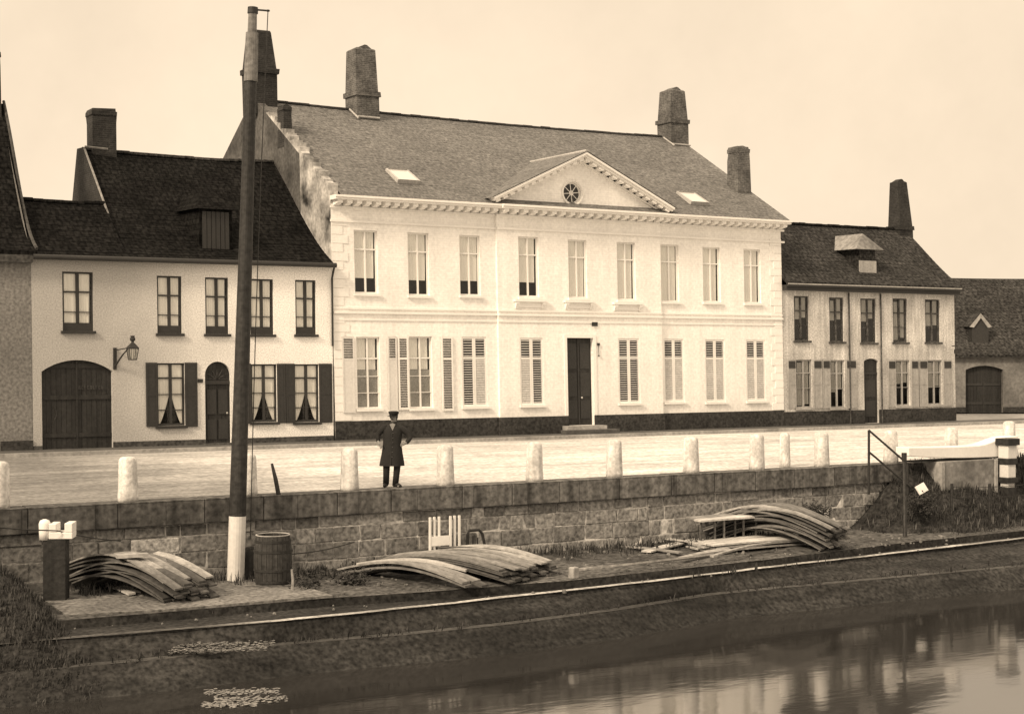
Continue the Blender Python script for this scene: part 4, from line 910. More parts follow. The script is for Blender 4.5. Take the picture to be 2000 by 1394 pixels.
zpc = Cc.P(1700, 800)[1]; 
for a, c in ((uc0, cd[0]), (cd[1], uc1)): pl = MB(); pl.box(a + 0.003, c - 0.003, -0.04, 0.01, 0, zpc); Cc.part(pl, 'plinth', M['tar_plinth'])
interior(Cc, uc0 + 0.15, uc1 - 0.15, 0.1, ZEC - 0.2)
rC = Cc.part(roof_mb(uc0 + 0.02, uc1 + 0.12, -0.32, ZEC + 0.14, DRC, ZRC, 6.8, flare=0.12, rows=18, sag=0.04, nseg=10), 'roof', M['brown_tile'])
ridge_tiles(Cc, rC, uc0, uc1, DRC, ZRC, M['dark_tile'], sag=0.04)
ct_ = MB(); ct_.box(uc0 + 0.01, uc1 + 0.1, -0.26, 0.01, ZEC - 0.22, ZEC + 0.0); ct_.box(uc0 + 0.01, uc1 + 0.12, -0.36, -0.262, ZEC - 0.06, ZEC + 0.06); Cc.part(ct_, 'cornice', M['dark_paint'])
gl = MB(); gl.box(uc0 + 0.01, uc1 + 0.12, -0.375, -0.363, ZEC + 0.02, ZEC + 0.07); Cc.part(gl, 'gutter', M['grey_paint'])
u, z = Cc.P(1755, 355, DRC); chimney(Cc, rC, u + 0.1, DRC, 0.82, 0.78, ZRC - 0.9, z, M['dark_brick'], taper=0.34, band=0.30, top=0.1, lean=-0.12)
du0, du1 = Cc.P(1675, 520, 0.6)[0], Cc.P(1706, 520, 0.6)[0]; dz0, dz1 = Cc.P(1690, 545, 0.6)[1], Cc.P(1690, 488, 0.6)[1]
d1 = MB(); d1.prism([(0.5, dz0), (0.5, dz1), (2.6, dz1), (2.6, dz0)], 'x', du0, du1); Cc.part(d1, 'dormer', M['brown_tile'], rC)
d1 = MB(); d1.box(du0 - 0.02, du1 + 0.02, 0.44, 0.497, dz0, dz0 + (dz1 - dz0) * 0.62); Cc.part(d1, 'dormer_hatch', M['grey_paint'], rC)
d1 = MB(); mid = (du0 + du1) / 2
d1.add([(du0 - 0.35, 0.30, dz1), (du1 + 0.35, 0.30, dz1), (mid, 0.75, dz1 + 0.72), (mid, 3.0, dz1 + 0.72), (du1 + 0.35, 3.0, dz1), (du0 - 0.35, 3.0, dz1)], [(0, 1, 2), (1, 4, 3, 2), (0, 2, 3, 5), (0, 5, 4, 1)]); Cc.part(d1, 'dormer_roof', M['pier_stone'], rC)
for i, r in enumerate(upC): window(Cc, r, bars=(0.33, 0.66), curtain='worn', frame=M['grey_plinth'], sill=True, mull=0.07, seed=60 + i, sill_m=M['grey_plinth'], d=0.06)
for i, r in enumerate(loC): window(Cc, r, bars=(0.28, 0.6), curtain='worn', frame=M['grey_paint'], sill=True, mull=0.07, seed=70 + i, sill_m=M['grey_paint'], d=0.06)
for q in ((1538, 1554, 702, 797), (1588, 1605, 702, 797), (1606, 1621, 702, 797), (1652, 1672, 702, 797), (1734, 1749, 703, 795), (1779, 1793, 703, 795), (1795, 1811, 703, 794), (1842, 1858, 703, 793)): board_shutter(Cc, *q, M['grey_paint'], vent=True)
dd_, t_ = arch_door(Cc, cd, M['gate_paint'], 0.10, 'door', 5); b = MB()
for e, f in ((0.4, 1.1), (1.25, 2.0)): b.box(cd[0] + 0.12, cd[1] - 0.12, 0.075, 0.093, e, f)
b.box(cd[0] + 0.03, cd[1] - 0.03, 0.06, 0.093, 2.25, 2.33); Cc.part(b, 'door_panel', M['dark_paint'], dd_)
for px_ in (1657, 1719):
    u = Cc.P(px_, 620)[0]; b = MB(); b.tube([(u, -0.05, ZEC - 0.25), (u, -0.05, 0.14)], 0.035, 8); Cc.part(b, 'downpipe', M['grey_plinth'])
lb = MB(); u, z = Cc.P(1858, 680); lb.tube([(u, -0.05, z + 0.1), (u + 0.05, -0.3, z + 0.12)], 0.02, 6); lb.tube([(u + 0.05, -0.3, z + 0.12), (u + 0.05, -0.3, z - 0.05)], 0.02, 6); lb.box(u - 0.05, u + 0.15, -0.40, -0.2, z - 0.25, z - 0.05)
tag(lb.build('wall_lamp', M['iron'], xf=Cc.W, loc=Cc.W(Vector((u, -0.1, z)))), 'small dark lamp on the right corner of the shuttered house', 'lantern')

# ---- the house cut by the left edge
Lh = House('grey_house', 'tall grey house with steep dark roof cut off by the left edge', 'house', k=0.01, loc=(7, YF, 0))
ul1 = ua0 - 0.012; ul0 = ul1 - 9.0; ZEL = 6.2
lw_ = [(ul1 - 3.0, ul1 - 2.0, 3.6, 5.4), (ul1 - 5.6, ul1 - 4.6, 3.6, 5.4), (ul1 - 5.6, ul1 - 4.6, 1.0, 2.9)]
ld = (ul1 - 2.9, ul1 - 1.0, 0.13, 2.75)
wb = wall_mb(ul0, ul1, 0, ZEL, lw_ + [ld], rev=0.18); body_mb(wb, ul0, ul1, 8.0, 0, ZEL, 4.0, 11.45); Lh.part(wb, 'wall', M['grey_render'])
interior(Lh, ul0 + 0.1, ul1 - 0.1, 0.1, ZEL - 0.1)
for i, r in enumerate(lw_): window(Lh, r, bars=(0.34, 0.68), curtain='full', frame=M['dark_paint'], seed=90 + i, mull=0.09, sill_m=M['dark_paint'])
b = MB(); b.box(ld[0] + 0.004, ld[1] - 0.004, 0.1, 0.15, ld[2], ld[3] - 0.004); dl = Lh.part(b, 'door', M['gate_paint'])
b = MB(); b.box(ld[0] + 0.15, (ld[0] + ld[1]) / 2 - 0.08, 0.08, 0.098, 0.4, 2.4); b.box((ld[0] + ld[1]) / 2 + 0.08, ld[1] - 0.15, 0.08, 0.098, 0.4, 2.4); Lh.part(b, 'door_panel', M['dark_paint'], dl)
for a, c in ((ul0, ld[0]), (ld[1], ul1)): b = MB(); b.box(a + 0.003, c - 0.003, -0.04, 0.01, 0, 0.42); Lh.part(b, 'plinth', M['tar_plinth'])
b = MB(); b.box(ul0, ul1 - 0.003, -0.25, 0.01, ZEL - 0.22, ZEL + 0.02); Lh.part(b, 'cornice', M['grey_plinth'])
rL = Lh.part(roof_mb(ul0, ul1 + 0.1, -0.25, ZEL + 0.15, 4.0, 11.55, 8.2, flare=0.75, rows=24, sag=0.03, nseg=8), 'roof', M['dark_tile'])
b = MB()
vp = []
for i in range(13):
    t = i / 12; vp.append((ul1 + 0.12, -0.25 + 4.25 * t, ZEL + 0.22 + (11.55 - ZEL - 0.15) * t - 0.75 * math.sin(PI * t) * (1 - t) * 1.4))
b.tube(vp, 0.055, 6); Lh.part(b, 'verge', M['ledge'], rL)
chimney(Lh, rL, ul1 - 0.45, 4.0, 0.8, 0.8, 11.0, 13.3, M['dark_brick'], taper=0.05)

# ---- the barn closing the street on the right
g0 = ground(1862, 806, 0.0); dv = Vector((RX, RY + 0.08, 0)).normalized(); nv = Vector((-dv.y, dv.x, 0))
Dh = House('barn', 'low barn with big dark roof, lucarne and wide gateway at the street end', 'barn', xf=lambda v: g0 + dv * v[0] + nv * v[1] + Vector((0, 0, v[2])), loc=tuple(g0 + dv * 4))
def dP(px, py, d=0.0):
    # solve for position along the barn front
    lo_, hi_ = -5.0, 20.0
    for _ in range(40):
        m_ = (lo_ + hi_) / 2; w = Dh.W(Vector((m_, d, 0))); rx_ = w.x * RX + w.y * RY; fx_ = w.x * FX + w.y * FY
        if 1000 + 3000 * rx_ / fx_ < px: lo_ = m_
        else: hi_ = m_
    w = Dh.W(Vector((lo_, d, 0))); fx_ = w.x * FX + w.y * FY
    return lo_, CAM_H - (py - 690) * fx_ / 3000
gu0, gz0 = dP(1886, 783); gu1, gz1 = dP(1959, 714); ZED = dP(1930, 697)[1]
bg_ = (gu0, gu1, 0.0, gz1, 0.22)
wb = wall_mb(-1.5, 12, 0, ZED, [bg_], rev=0.3); body_mb(wb, -1.5, 12, 9, 0, ZED, 4.4, dP(1930, 545, 4.4)[1] - 0.1); Dh.part(wb, 'wall', M['barn_render'])
zr1 = dP(1930, 541, 4.4)[1]
rD = Dh.part(roof_mb(-1.7, 12.2, -0.3, ZED + 0.12, 4.4, zr1, 9.2, rows=20, sag=0.1, nseg=10, flare=0.1), 'roof', M['brown_tile'])
gd, t_ = arch_door(Dh, bg_, M['gate_paint'], 0.22, 'gate', 12)
b = MB(); um = (gu0 + gu1) / 2
for z in (0.5, 1.5): b.box(gu0 + 0.05, um - 0.02, 0.19, 0.212, z - 0.06, z + 0.06); b.box(um + 0.02, gu1 - 0.05, 0.19, 0.212, z - 0.06, z + 0.06)
Dh.part(b, 'gate_rail', M['dark_paint'], gd)
for a, c in ((-1.5, gu0 - 0.003), (gu1 + 0.003, 12)): b = MB(); b.box(a, c, -0.04, 0.01, 0, 0.3); Dh.part(b, 'plinth', M['tar_plinth'])
lu0, lz0 = dP(1898, 672, 0.5); lu1, lz1 = dP(1930, 634, 0.5); lm = (lu0 + lu1) / 2; la = dP(1914, 612, 0.4)[1]
b = MB(); b.prism([(lu0, lz0), (lu1, lz0), (lu1, lz1), (lm, la - 0.1), (lu0, lz1)], 'y', 0.45, 3.0); Dh.part(b, 'lucarne', M['dark_paint'], rD)
b = MB(); b.prism([(lu0 - 0.15, lz1 - 0.12), (lm, la), (lm, la - 0.24), (lu0 + 0.06, lz1 - 0.16)], 'y', 0.36, 0.447); b.prism([(lm, la), (lu1 + 0.15, lz1 - 0.12), (lu1 - 0.06, lz1 - 0.16), (lm, la - 0.24)], 'y', 0.36, 0.447); Dh.part(b, 'bargeboard', M['kerb'], rD)
b = MB(); b.add([(lu0 - 0.15, 0.40, lz1 - 0.10), (lm, 0.40, la + 0.03), (lm, 3.2, la + 0.03), (lu0 - 0.15, 3.2, lz1 - 0.10), (lu1 + 0.15, 0.40, lz1 - 0.10), (lu1 + 0.15, 3.2, lz1 - 0.10)], [(0, 1, 2, 3), (1, 4, 5, 2)]); Dh.part(b, 'lucarne_roof', M['brown_tile'], rD)

# ------------------------------------------------------------------ bollards along the quay
def make_bollard():
    r = thing('bollard', (0, 0, 0), '', 'bollard', group='whitewashed bollards along the quay edge')
    b = MB(); b.lathe([(0.215, -0.02), (0.215, 0.10), (0.205, 0.3), (0.195, 0.6), (0.188, 0.84), (0.180, 0.885), (0.155, 0.915), (0.10, 0.935), (0.02, 0.94)], 28, jit=0.022)
    b.build('post', M['bollard'], r, local=True, smooth=True)
    b = MB(); b.lathe([(0.192, 0.862), (0.197, 0.869), (0.186, 0.884)], 28); return r
bo = make_bollard()
BOL = [(-2, 'whitewashed bollard cut by the left edge of the photo'), (250, 'whitewashed bollard standing in front of the gateway side of the white house'), (484, 'whitewashed bollard half hidden behind the mast'),
       (683, 'whitewashed bollard just left of the standing man'), (870, 'whitewashed bollard just right of the standing man'), (1044, 'whitewashed bollard left of the mansion door, above the light stone blocks'),
       (1200, 'whitewashed bollard just right of the mansion doorsteps'), (1350, 'whitewashed bollard third to the left of the iron handrail pair'), (1478, 'whitewashed bollard left of the closely set pair'),
       (1533, 'slimmer bollard set back between two larger ones near the handrail'), (1605, 'whitewashed bollard just left of the iron handrail'), (1740, 'whitewashed bollard behind the iron handrail'), (1857, 'whitewashed bollard behind the middle of the white beam'), (1971, 'whitewashed bollard behind the banded post, rightmost of the row')]
BOL[7] = (1350, 'whitewashed bollard in front of the last closed shutters but two of the mansion')
for i, (px_, lab) in enumerate(BOL):
    o = bo if i == 0 else copy_tree(bo); Y = 31.98 if px_ != 1533 else 32.6
    if px_ == 1971: Y = 34.5
    X, _ = at(px_, 900, Y); o.location = (X, Y, 0.03); o.rotation_euler = (rnd.uniform(-0.012, 0.012), rnd.uniform(-0.012, 0.012), rnd.uniform(0, 6)); o['label'] = lab
    if px_ == 1533: o.scale = (0.72, 0.72, 0.98)
    elif i: o.scale = (1, 1, rnd.uniform(0.97, 1.03))

# ------------------------------------------------------------------ the mast
pb = ground(460, 1135, Z1); mt = thing('mast', pb, 'tall leaning tarred wooden mast with a white painted foot', 'mast')
tx_, tz_ = at(494, 12, pb.y); top = Vector((tx_ - pb.x, 0, tz_ - Z1))
def mp_(z): return top * (z / top.z)
zz = lambda py: at(470, py, pb.y)[1] - Z1
def seg(z0, z1, r0, r1, name, m, n=20):
    b = MB(); K = 8; b.tube([mp_(z0 + (z1 - z0) * k / K) for k in range(K + 1)], [r0 + (r1 - r0) * k / K for k in range(K + 1)], n); return b.build(name, m, mt, local=True, smooth=False)
seg(-0.2, zz(1007), 0.185, 0.183, 'painted_foot', M['grey_white_paint']); seg(zz(1007), zz(156), 0.183, 0.128, 'lower_mast', M['tar'])
seg(zz(158), zz(62), 0.150, 0.135, 'sleeve', M['mast_wood']); seg(zz(62), zz(24), 0.10, 0.092, 'topmast', M['mast_wood']); seg(zz(24), zz(12), 0.115, 0.11, 'cap', M['tar'])
b = MB(); p = mp_(zz(16)); b.tube([p + Vector((0.05, 0, 0)), p + Vector((0.36, -0.05, 0))], 0.02, 6); b.lathe([(0.03, p.z - 0.02), (0.045, p.z), (0.03, p.z + 0.02)], 10, c=(p.x + 0.33, p.y - 0.05)); b.build('pulley', M['iron'], mt, local=True)
b = MB(); pts = []
for k in range(25): t = k / 24; pts.append(mp_(zz(16) * (1 - t) + 0.9 * t) + Vector((0.33 - 0.10 * math.sin(PI * t) * 0.4 - 0.04 * t, -0.05, 0)))
b.tube(pts, 0.011, 5); b.build('halyard', M['iron'], mt, local=True)

# ------------------------------------------------------------------ things on the lower quay
def cask(loc):
    r = thing('barrel', loc, 'big dark oak barrel with a pale rim beside the foot of the mast', 'barrel')
    b = MB(); n = 22; h_ = 1.05
    for i in range(n):
        a0, a1 = 2 * PI * i / n + 0.012, 2 * PI * (i + 1) / n - 0.012; rows = 7
        vs = []
        for k in range(rows + 1):
            t = k / rows; rr = 0.36 + 0.045 * math.sin(PI * t) + rnd.uniform(-0.002, 0.002)
            for a, q in ((a0, rr), (a1, rr), (a1, rr - 0.03), (a0, rr - 0.03)): vs.append((q * math.cos(a), q * math.sin(a), h_ * t))
        fs = []
        for k in range(rows):
            for j in range(4): fs.append((k * 4 + j, k * 4 + (j + 1) % 4, k * 4 + 4 + (j + 1) % 4, k * 4 + 4 + j))
        b.add(vs, fs)
    b.build('staves', M['staves'], r, local=True)
    for z in (0.09, 0.33, 0.72, 0.93):
        q = MB(); rr = 0.366 + 0.045 * math.sin(PI * z / h_); q.lathe([(rr - 0.02, z - 0.025), (rr + 0.004, z - 0.025), (rr + 0.004, z + 0.025), (rr - 0.02, z + 0.025)], 28); q.build('hoop', M['iron'], r, local=True)
    q = MB(); n = 28; q.tube([(0.352 * math.cos(2 * PI * k / n), 0.352 * math.sin(2 * PI * k / n), h_ + 0.004) for k in range(n + 1)], 0.014, 6); q.build('rim', M['kerb'], r, local=True)
    q = MB(); q.lathe([(0.30, 0.96), (0.33, 0.985)], 24); q.build('lid', M['staves'], r, local=True)
cask(ground(533, 1143, Z1) + Vector((0, 0, 0.02)))
g = ground(483, 1132, Z1); b = MB(); b.lathe([(0.19, -0.1), (0.185, 0.3), (0.175, 0.62), (0.16, 0.68), (0.08, 0.70)], 12, jit=0.04)
tag(b.build('stump', M['tar'], loc=g, local=True), 'short black tarred stump between the mast foot and the barrel', 'post'); bpy.data.objects['stump'].location = g
g = ground(571, 1156, Z1); b = MB(); b.tube([(0, 0, -0.1), (0.01, 0, 0.25), (-0.01, 0.01, 0.47)], [0.03, 0.028, 0.022], 6); o = b.build('stake', M['grey_wood'], local=True); o.location = g; tag(o, 'thin pale stake in the ground right of the barrel', 'stake')

def plank(px0, dirv, L, bow, w, t, z0, m, name='plank', tilt=0.0, n=10, droop=0.0, loc=None):
    # px0: world point of the near end's centre, dirv: unit vector along the plank
    b = MB(); side = Vector((-dirv.y, dirv.x, 0)); rows = []
    tw = rnd.uniform(-0.03, 0.03)
    for i in range(n + 1):
        s = i / n; c = dirv * (L * s) + Vector((0, 0, bow * math.sin(PI * s) + tilt * s + droop * s * s))
        ww = w / 2 * (1 + 0.03 * math.sin(7 * s + tw * 90))
        for (a, h_) in ((-1, 0), (1, 0), (1, t), (-1, t)): b.v.append(c + side * (a * ww) + Vector((0, 0, h_ + tw * a * s)))
    for i in range(n):
        for j in range(4): b.f.append((i * 4 + j, i * 4 + (j + 1) % 4, i * 4 + 4 + (j + 1) % 4, i * 4 + 4 + j))
    b.f += [(3, 2, 1, 0), (n * 4, n * 4 + 1, n * 4 + 2, n * 4 + 3)]
    o = b.build(name, m, local=True); o.location = (px0.x, px0.y, z0); return o
def stack(c0, dirv, ncol, layers, L, bow, w, t, gap, lab, grp, pale=1, jitter=0.15, labs_top=None):
    side = Vector((-dirv.y, dirv.x, 0)) * -1
    for c in range(ncol):
        nl = layers(c) if callable(layers) else layers
        for k in range(nl):
            p = c0 + side * (w * 1.06 * c) + dirv * rnd.uniform(-jitter * 1.6, jitter) + side * rnd.uniform(-0.015, 0.015)
            m = M['plank%d' % rnd.choice((1, 2, 2, 3) if k >= nl - 1 else (0, 0, 1))]
            o = plank(p, dirv, L * rnd.uniform(0.92, 1.05), bow * rnd.uniform(0.86, 1.10), w * rnd.uniform(0.9, 1.0), t, Z1 + 0.05 + k * (t + gap) + rnd.uniform(0, 0.012), m)
            tag(o, lab + (', in the top layer' if k == nl - 1 else ', below the top layer'), 'plank', grp)
DIR = Vector((-1.25, 2.75, 0)).normalized()
e = ground(335, 1182, Z1); stack(e, DIR, 5, 8, 3.3, 0.40, 0.225, 0.033, 0.02, 'bowed plank of the stack in the bottom left', 'bowed planks stacked left of the mast')
e = ground(915, 1152, Z1); stack(e, DIR, 2, 2, 3.3, 0.26, 0.26, 0.045, 0.03, 'bowed plank low at the front of the middle stack', 'bowed planks at the front of the middle stack')
e = ground(985, 1143, Z1) + Vector((0, 0.05, 0)); stack(e, DIR, 7, 6, 3.4, 0.20, 0.26, 0.032, 0.018, 'bowed plank of the middle stack below the white crate', 'bowed planks in the middle stack')
o = plank(ground(920, 1141, Z1) + Vector((0.1, 0.3, 0)), Vector((-1.7, 2.2, 0)).normalized(), 2.6, 0.16, 0.30, 0.05, Z1 + 0.24, M['pale_plank']); tag(o, 'broad pale plank lying across the left side of the middle stack', 'plank')
e = ground(1610, 1078, Z1); stack(e, DIR, 5, 10, 3.3, 0.42, 0.24, 0.036, 0.022, 'bowed plank of the tall stack near the handrail', 'bowed planks in the tall right stack')
# flat boards beside the tall stack: two courses parted by upright battens
for k in range(3):
    for c in range(4):
        if k == 2 and c == 3: continue
        p = Vector((23.5 + rnd.uniform(-0.15, 0.15), 29.6 + 0.30 * c, 0)); o = plank(p, Vector((1, 0.0, 0)), 3.0 + rnd.uniform(-0.2, 0.3), 0.02, 0.27, 0.04, Z1 + 0.06 + 0.075 * k, M['plank3' if k < 2 else 'pale_plank']); tag(o, 'flat board in the low course under the upright battens, right of centre', 'plank', 'flat boards in the low course')
for i in range(9):
    b = MB(); b.box(-0.02, 0.02, -0.02, 0.02, 0, 0.475); o = b.build('batten', M['plank%d' % (i % 3)], local=True); o.location = (23.75 + 0.33 * i + rnd.uniform(-0.06, 0.06), 30.3, Z1 + 0.255); o.rotation_euler = (0, rnd.uniform(-0.05, 0.05), 0); tag(o, 'upright batten between the two courses of flat boards', 'batten', 'upright battens between the boards')
for c in range(3):
    o = plank(Vector((23.55 + 0.1 * c, 30.25 + 0.3 * c, 0)), Vector((1, 0, 0)), 3.25, 0.015, 0.28, 0.045, Z1 + 0.735, M['pale_plank' if c == 0 else 'plank2']); tag(o, 'long flat board resting on top of the upright battens', 'plank', 'boards on top of the battens')
for (q0, q1, z, w, m, lab) in (((1240, 1068), (1420, 1050), 0.05, 0.22, 'pale_plank', 'long pale loose board in front of the flat boards'), ((1262, 1083), (1368, 1060), 0.06, 0.26, 'pale_plank', 'short pale loose board lying aslant in front of the flat boards'),
                               ((1300, 1062), (1385, 1078), 0.12, 0.2, 'pale_plank', 'pale loose board crossing over the other loose boards'), ((1215, 1072), (1330, 1086), 0.05, 0.18, 'plank2', 'darker loose board on the ground left of the pale boards'), ((1330, 1098), (1425, 1082), 0.09, 0.16, 'plank3', 'loose board at the quay edge in front of the pale boards'),
                               ((205, 1148), (258, 1168), 0.05, 0.14, 'pale_plank', 'short pale plank on the ground before the left stack'), ((222, 1147), (270, 1164), 0.05, 0.12, 'plank3', 'shorter greyish plank right beside the short pale plank')):
    a, c = ground(q0[0], q0[1], Z1), ground(q1[0], q1[1], Z1); v = c - a; o = plank(a, v.normalized(), v.length, 0.02, w, 0.035, Z1 + z, M[m], tilt=0.02); tag(o, lab, 'plank')
a, c = ground(1128, 1112, -1.58), ground(1392, 1085, -1.58); v = c - a; o = plank(a, v.normalized(), v.length, 0.0, 0.08, 0.045, -1.60, M['plank3'], droop=0.02); tag(o, 'long narrow pale plank along the quay edge right of the middle stack', 'plank')
a, c = ground(1390, 1086, -1.56), ground(1505, 1062, -1.56); v = c - a; o = plank(a, v.normalized(), v.length, 0.04, 0.10, 0.04, -1.58, M['plank3'], tilt=0.03); tag(o, 'pale plank continuing the narrow edge plank towards the tall stack', 'plank')
a = at(228, 1080, 30.1); c = at(290, 1080, 30.0); o = plank(Vector((a[0], 30.15, 0)), Vector((1, -0.15, 0)).normalized(), 0.62, 0.0, 0.26, 0.07, Z1 + 0.05 + 6 * 0.073 + 0.36, M['plank3']); tag(o, 'short thick offcut lying on top of the left stack', 'plank')
g = ground(1125, 1131, Z1); b = MB(); b.box(-0.10, 0.10, -0.08, 0.08, 0, 0.26); o = b.build('stone_block', M['kerb'], local=True, bevel=0.03); o.location = g + Vector((0, 0.1, 0)); o.rotation_euler = (0, 0.05, 0.3); tag(o, 'small white stone block at the quay edge by the middle stack', 'block')
# the white slatted crate standing on end behind the middle stack
cy = 31.2; cu0, _ = at(838, 1040, cy); cu1, _ = at(900, 1040, cy); ct0 = at(868, 1008, cy)[1]
cr_ = thing('crate', (cu0, cy, Z1 + 0.05), 'white slatted wooden crate standing on end against the quay wall', 'crate'); hC = ct0 - (Z1 + 0.05); wC = cu1 - cu0
for i, (fr, dd2) in enumerate(((0.03, 0), (0.18, 0.03), (0.33, 0.03), (0.67, 0), (0.82, 0.03), (0.97, 0.03))):
    b = MB(); b.box(fr * wC - 0.024, fr * wC + 0.024, dd2 - 0.02, dd2 + 0.02, 0, hC); b.build('slat', M['white_paint'], cr_, local=True)
b = MB(); zb_ = at(868, 1066, cy)[1] - (Z1 + 0.05); b.box(0.03 * wC + 0.03, 0.67 * wC - 0.03, -0.012, 0.014, zb_ + 0.02, zb_ + 0.24); b.build('board', M['white_paint'], cr_, local=True)
b = MB(); b.box(0.03 * wC, 0.97 * wC, 0.052, 0.20, 0.05, 0.2); b.build('bottom', M['grey_white_paint'], cr_, local=True)
# black hoop beside the crate
hp = at(926, 1066, 31.35); b = MB(); b.tube([(-0.2, 0, -0.3), (-0.2, 0, 0.34), (-0.16, 0, 0.43), (0.1, 0, 0.43), (0.19, 0, 0.34), (0.26, 0, 0.05), (0.27, -0.02, -0.3)], 0.035, 8); b.tube([(-0.06, 0, -0.3), (-0.06, 0, 0.3)], 0.02, 6); b.tube([(0.07, 0, -0.3), (0.06, 0, 0.25)], 0.02, 6)
o = b.build('iron_hoop', M['iron'], local=True); o.location = (hp[0], 31.3, hp[1] - 0.05); tag(o, 'bent black iron frame leaning on the wall right of the white crate', 'frame')
# post with white notched cap on the left
pu, pz = at(112, 1050, 30.7); nc = thing('mooring_post', (pu, 30.7, -2.0), 'squat dark post with a white notched cap at the left end of the lower quay', 'post', rz=-0.45)
zc_ = pz + 2.0; b = MB(); b.box(-0.24, 0.20, -0.2, 0.2, 0, zc_); b.build('shaft', M['tar'], nc, local=True, bevel=0.02)
b = MB(); b.box(-0.12, 0.33, -0.22, 0.22, zc_ + 0.001, zc_ + 0.13); b.box(0.18, 0.33, -0.22, 0.22, zc_ + 0.13, zc_ + 0.31); b.box(-0.12, 0.02, -0.22, 0.22, zc_ + 0.13, zc_ + 0.30)
b.build('cap', M['white_paint'], nc, local=True, bevel=0.012)
b = MB(); b.lathe([(0.105, zc_ - 0.02), (0.11, zc_ + 0.12), (0.115, zc_ + 0.3), (0.09, zc_ + 0.36), (0.03, zc_ + 0.385)], 18, c=(-0.22, -0.12)); b.build('knob', M['white_paint'], nc, local=True, smooth=True)
def rope(pts, r, label):
    b = MB(); b.tube(pts, r, 6); o = b.build('rope', M['iron'], loc=pts[0]); tag(o, label, 'rope')
def sagp(a, c, s, n=14): return [Vector(a).lerp(Vector(c), k / n) - Vector((0, 0, s * math.sin(PI * k / n))) for k in range(n + 1)]
def w3(px, py, Y): X, z = at(px, py, Y); return (X, Y, z)
rope(sagp(w3(-60, 1024, 30.2), w3(112, 1036, 30.4), 0.02) + sagp(w3(112, 1036, 30.4), w3(235, 1056, 31.55), 0.03)[1:], 0.013, 'thin dark rope slung past the white notched cap to the wall')
rope(sagp(w3(562, 1082, 30.6), w3(692, 1058, 31.62), 0.05), 0.013, 'thin dark rope running from the barrel to the quay wall')
# iron bar leaning at the quay edge
b = MB(); a = w3(546, 968, 31.75); c = w3(531, 905, 31.95); b.tube([Vector((0, 0, -0.1)), (Vector(c) - Vector(a)) * 0.5, Vector(c) - Vector(a)], [0.055, 0.05, 0.03], 8); o = b.build('iron_bar', M['tar'], loc=None, local=True); o.location = a; tag(o, 'dark bar sticking up aslant at the quay edge right of the mast', 'post')

# ------------------------------------------------------------------ right end: handrail, beam, pier, banded post, fence
hr = thing('handrail', w3(1697, 930, 31.6), 'thin dark iron handrail going down to the lower quay at the end of the wall', 'handrail')
A0 = Vector(w3(1697, 840, 31.6)); A1 = Vector(w3(1697, 965, 31.6)); B0 = Vector(w3(1772, 905, 31.2)); B1 = Vector(w3(1774, 990, 31.2)); C0 = Vector(w3(1697, 882, 31.6)); C1 = Vector(w3(1748, 925, 31.3))
for p, q in ((A0, A1), (B0, B1)): b = MB(); b.tube([p, q], 0.035, 8); b.build('post', M['iron'], hr)
for p, q in ((A0, B0), (C0, C1 + (C1 - C0) * 0.6)): b = MB(); b.tube([p, q], 0.03, 8); b.build('rail', M['iron'], hr)
def along(px0, px1, Y): return at(px0, 880, Y)[0], at(px1, 880, Y)[0]
bx0, bx1 = along(1762, 1976, 31.4); zt0 = at(1765, 874, 31.4)[1]; zb0 = at(1860, 895, 31.4)[1]
b = MB(); n = 16; vs = []
for i in range(n + 1):
    t = i / n; x = bx0 + (bx1 - bx0) * t; zt = zt0 + 0.02 + 0.20 * sstep(0.62, 0.92, t) - 0.04 * math.sin(PI * t); zb = zb0 + 0.05 * (1 - t) ** 3 * 3
    for y, z in ((31.15, zb), (31.15, zt), (31.65, zt), (31.65, zb)): vs.append((x, y, z))
fs = [(3, 2, 1, 0), (n * 4, n * 4 + 1, n * 4 + 2, n * 4 + 3)]
for i in range(n):
    for j in range(4): fs.append((i * 4 + j, i * 4 + (j + 1) % 4, i * 4 + 4 + (j + 1) % 4, i * 4 + 4 + j))
b.add(vs, fs); o = b.build('white_beam', M['white_paint'], loc=(bx0, 31.4, zb0), bevel=0.02); tag(o, 'long white painted timber beam lying level on the grey pier at right', 'beam')
p0, p1 = along(1832, 1938, 31.2); zp0, zp1 = at(1885, 950, 31.0)[1], zb0 - 0.045
pr_ = thing('stone_pier', ((p0 + p1) / 2, 31.4, zp0 - 0.5), 'squat grey masonry pier carrying the white beam', 'pier')
b = MB(); b.box(p0, p1, 31.05, 31.75, zp0 - 0.6, zp1); b.build('masonry', M['pier_stone'], pr_, bevel=0.02)
for a_, c_ in ((p0 - 0.05, p0 + 0.10), (p1 - 0.08, p1 + 0.05)): b = MB(); b.box(a_, c_, 31.02, 31.78, zp0 - 0.6, zp1 - 0.01); b.build('edge_stone', M['kerb'], pr_, bevel=0.015)
b = MB(); b.box(bx0 + 0.3, bx1, 31.3, 31.6, zp1 + 0.002, zb0 - 0.003); o = b.build('dark_strip', M['tar'], loc=(p0, 31.4, zp1)); tag(o, 'thin dark strip between the white beam and the grey pier', 'timber')  # thin dark strip filling the gap under the beam
x0, x1 = along(1953, 1972, 31.0); bp_ = thing('banded_post', ((x0 + x1) / 2, 31.0, -1.2), 'black and white banded post at the right end of the white beam', 'post')
